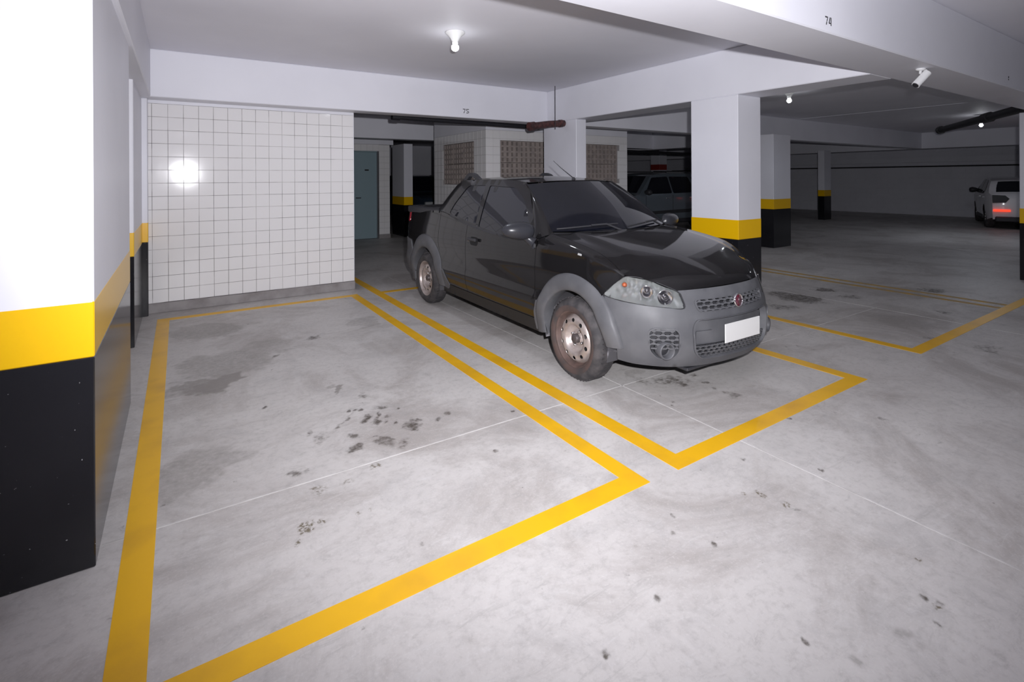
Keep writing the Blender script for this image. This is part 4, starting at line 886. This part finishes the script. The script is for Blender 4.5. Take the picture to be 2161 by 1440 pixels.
# ---- simple but complete parked cars
def parked_car(name, label, paint, loc, rotz, P):
    t = thing(name, label, 'car', loc, rotz=rotz); L, W, r = P['L'], P['W'], P['r']; bel = P['belt']
    prof = P['prof']; zb = .22
    def hw(s, z):
        q = W
        if s < .7: q -= .16*((.7-s)/.7)**2
        if s > L-.5: q -= .12*((s-L+.5)/.5)**2
        if z > bel: q -= (z-bel)*.38
        if z < .5: q -= (.5-z)*.12
        return q
    m = len(prof)
    ps = [np.array(q, float) for q in prof]
    pts = []
    for a, b in zip(ps, ps[1:]):
        n = max(1, int(np.linalg.norm(b-a)/.12))
        pts += [a+(b-a)*k/n for k in range(n)]
    pts.append(ps[-1])
    V = np.array([[(q[0]+.05*(abs(v)**3)*(1 if q[0] < L*.4 else -1 if q[0] > L*.75 else 0), v*hw(q[0], q[1]), q[1]-.025*abs(v)**3) for v in np.linspace(-1, 1, 13)] for q in pts])
    n1, n2 = V.shape[:2]
    shell('body', V.reshape(-1, 3), [(i*n2+j, (i+1)*n2+j, (i+1)*n2+j+1, i*n2+j+1) for i in range(n1-1) for j in range(n2-1)], paint, t, (0, 0, 1), .004)
    poly = [(q[0], q[1]-.02) for q in pts]; low = [(L-.05, zb+.1)]
    for cx_ in (P['wr'], P['wf']): low += [(x, z) for x, z in arc(cx_, r, r+.06, -20, 200, 22) if z >= zb]
    low += [(.05, zb+.06)]
    for sg in (-1, 1):
        f = lambda s, z, sg=sg: (s, sg*hw(s, z), z)
        panel('side_panel', poly+low, f, paint, t, sp=.09, thick=.004, out=(0, sg, 0))
        for wn in P['windows']: panel('side_window', rounded(wn, .05, 3), f, M['glass'], t, sp=.09, thick=.003, out=(0, sg, 0), off=.006)
        panel('sill_trim', [(P['wf']+r+.1, .24), (P['wr']-r-.1, .24), (P['wr']-r-.1, .34), (P['wf']+r+.1, .34)], f, M['trimdark'], t, sp=.1, thick=.01, out=(0, sg, 0), off=.012)
        if P.get('moulding'): panel('door_moulding', rounded(P['moulding'], .04, 3), f, M['trimdark'], t, sp=.1, thick=.01, out=(0, sg, 0), off=.014)
        for x in P['handles']: MB().bbox((x, sg*hw(x, bel-.1)-(.0 if sg > 0 else .03), bel-.12), (x+.17, sg*hw(x, bel-.1)+(.03 if sg > 0 else .0), bel-.09), .008).build('door_handle', M['chrome'], t)
        for x in P['seams']: panel('door_seam', [(x, .3), (x+.009, .3), (x+.009, bel-.02), (x, bel-.02)], f, M['under'], t, sp=.1, thick=.001, out=(0, sg, 0), off=.0025)
        mx, mz = P['mirror']; y = sg*hw(mx, mz); mm = MB()
        rings = [(0, .5), (.06, .85), (.14, 1.0), (.2, .75), (.215, .2)]
        mm.tube([(mx+.02, y+sg*(d-.02), mz+.02) for d, _ in rings], [.085*k for _, k in rings], 14); mm.build('wing_mirror', M[P['mirror_mat']], t)
        if P.get('rails'):
            a, b = P['rails']; zt = P['roofz']
            MB().tube([(a, sg*(hw(a, zt)-.04), zt-.03), (a+.12, sg*(hw(a, zt)-.03), zt+.045), (b-.12, sg*(hw(b, zt)-.03), zt+.045), (b, sg*(hw(b, zt)-.04), zt-.03)], .017, 8).build('roof_rail', M['trimdark'], t)
    for nm, (i, j), marg in (('windscreen', P['ws'], .07), ('rear_window', P['rw'], .12)):
        a, b = ps[i], ps[j]
        fn = lambda u, v, a=a, b=b: (a[0]+(b[0]-a[0])*u+.05*(abs(v)**3)*(1 if nm == 'windscreen' else -1), v*(hw(*(a+(b-a)*u))-.05), a[1]+(b[1]-a[1])*u-.025*abs(v)**3)
        V = np.array([[fn(u, v) for v in np.linspace(-1+marg, 1-marg, 13)] for u in np.linspace(.06, .94, 8)]); nn = V.shape[1]
        e = np.array([b[1]-a[1], 0, -(b[0]-a[0])]); e /= np.linalg.norm(e); e = e if e[2] > 0 else -e
        shell(nm, V.reshape(-1, 3)+e*.006, [(p_*nn+q_, (p_+1)*nn+q_, (p_+1)*nn+q_+1, p_*nn+q_+1) for p_ in range(7) for q_ in range(nn-1)], M['glass'], t, tuple(e), .004)
    for wx in (P['wf'], P['wr']):
        for sg in (-1, 1):
            y = sg*(W-.03); h = MB(); R = r
            h.lathe([(R*.62, 0), (R*.9, .012), (R, -.03), (R, -.17), (R*.9, -.2), (R*.62, -.2)], (0, 0, 0), 'y', 32)
            o = h.build('wheel', M['rubber'], t); o.location = (wx, y, R); o.rotation_euler = (0, 0, 0 if sg > 0 else PI)
            k = MB(); k.lathe([(R*.63, -.015), (R*.58, -.03), (R*.2, -.02), (0, -.015)], (0, 0, 0), 'y', 32)
            for q in range(10):
                an = 2*PI*q/10; k.box((R*.42*math.cos(an)-.025, -.021, R*.42*math.sin(an)-.025), (R*.42*math.cos(an)+.025, -.012, R*.42*math.sin(an)+.025))
            k.build('rim', M['steel'], o)
    for sg in (-1, 1):
        MB().bbox((-.005, min(sg*W*.5, sg*W*.80), .62), (.10, max(sg*W*.5, sg*W*.80), .78), .02).build('headlamp', M['reflector'], t)
    P['rear'](t, L, W, hw)
    MB().box((.2, -W+.2, .2), (L-.2, W-.2, .6)).build('underbody', M['under'], t)
    return t
def rear_suv(t, L, W, hw):
    for sg in (-1, 1): MB().bbox((L-.06, min(sg*W*.66, sg*W*.83), .80), (L+.005, max(sg*W*.66, sg*W*.83), 1.12), .02).build('tail_lamp', M['red_lens'], t)
    MB().bbox((L-.05, -W*.7, .34), (L+.03, W*.7, .55), .03).build('rear_bumper', M['trimdark'], t)
def rear_white(t, L, W, hw):
    for sg in (-1, 1):
        q = [(sg*y, z) for y, z in ((W*.86, .74), (W*.86, .96), (W*.56, .95), (W*.46, .86), (W*.55, .75))]
        n = len(q); v = [(L-.06, y, z) for y, z in q]+[(L+.012, y, z) for y, z in q]
        f = [tuple(range(n, 2*n)), tuple(range(n))[::-1]]+[(i, (i+1) % n, n+(i+1) % n, n+i) for i in range(n)]
        if sg < 0: f = [x[::-1] for x in f]
        mesh_obj('tail_lamp', v, f, M['trimdark'], t)
        MB().bbox((L-.05, min(sg*W*.44, sg*W*.84), .50), (L+.028, max(sg*W*.44, sg*W*.84), .56), .008).build('bumper_reflector', M['red_flash_glow'], t)
    MB().bbox((L-.05, -W*.8, .22), (L+.018, W*.8, .36), .03).build('rear_bumper', M['trimdark'], t)
    MB().bbox((L-.03, -.08, .86), (L+.016, .08, .89), .006).build('badge_bar', M['chrome'], t)
suvP = dict(L=4.35, W=.88, r=.33, belt=1.03, wf=.86, wr=3.52, prof=[(.03, .30), (0, .60), (.06, .86), (.3, .97), (.98, 1.06), (1.62, 1.57), (2.1, 1.63), (3.3, 1.63), (3.95, 1.54), (4.22, 1.08), (4.33, .95), (4.33, .34)],
    windows=[[(1.20, 1.05), (1.62, 1.49), (2.28, 1.52), (2.28, 1.05)], [(2.34, 1.05), (2.34, 1.52), (3.15, 1.51), (3.28, 1.12), (3.1, 1.06)], [(3.38, 1.15), (3.28, 1.5), (3.75, 1.45), (3.9, 1.2)]],
    moulding=[(1.35, .50), (3.05, .50), (3.15, .60), (1.30, .58)], handles=[2.02, 3.0], seams=[1.22, 2.31], mirror=(1.22, 1.08), mirror_mat='trimdark', rails=(1.7, 3.9), roofz=1.62, ws=(4, 5), rw=(8, 9), rear=rear_suv)
parked_car('parked_car', 'slate grey tall car with roof rails parked behind the square column', M['suv'], (9.28, 10.42, 0), 0, suvP)
nv = dict(suvP); nv['rails'] = None; nv['moulding'] = None
parked_car('parked_car', 'dark navy car in the shade past the grey-blue door', M['navy'], (7.05, 14.6, 0), PI/2, nv)
whP = dict(L=4.15, W=.86, r=.31, belt=.98, wf=.82, wr=3.38, prof=[(.03, .26), (0, .52), (.06, .72), (.3, .86), (1.02, .98), (1.78, 1.42), (2.2, 1.47), (3.1, 1.44), (3.62, 1.36), (3.98, 1.03), (4.13, .98), (4.15, .60), (4.12, .30)],
    windows=[[(1.22, .99), (1.82, 1.37), (2.36, 1.39), (2.36, .99)], [(2.42, .99), (2.42, 1.39), (3.05, 1.36), (3.4, 1.1), (3.3, 1.0)]], handles=[2.1, 3.05], seams=[1.25, 2.39], mirror=(1.25, 1.03), mirror_mat='trimdark', ws=(4, 5), rw=(8, 9), rear=rear_white)
parked_car('parked_car', 'white car with a red reflector with painted flash glow, facing the far end wall', M['whitecar'], (23.2, 5.30, 0), math.radians(199), whP)
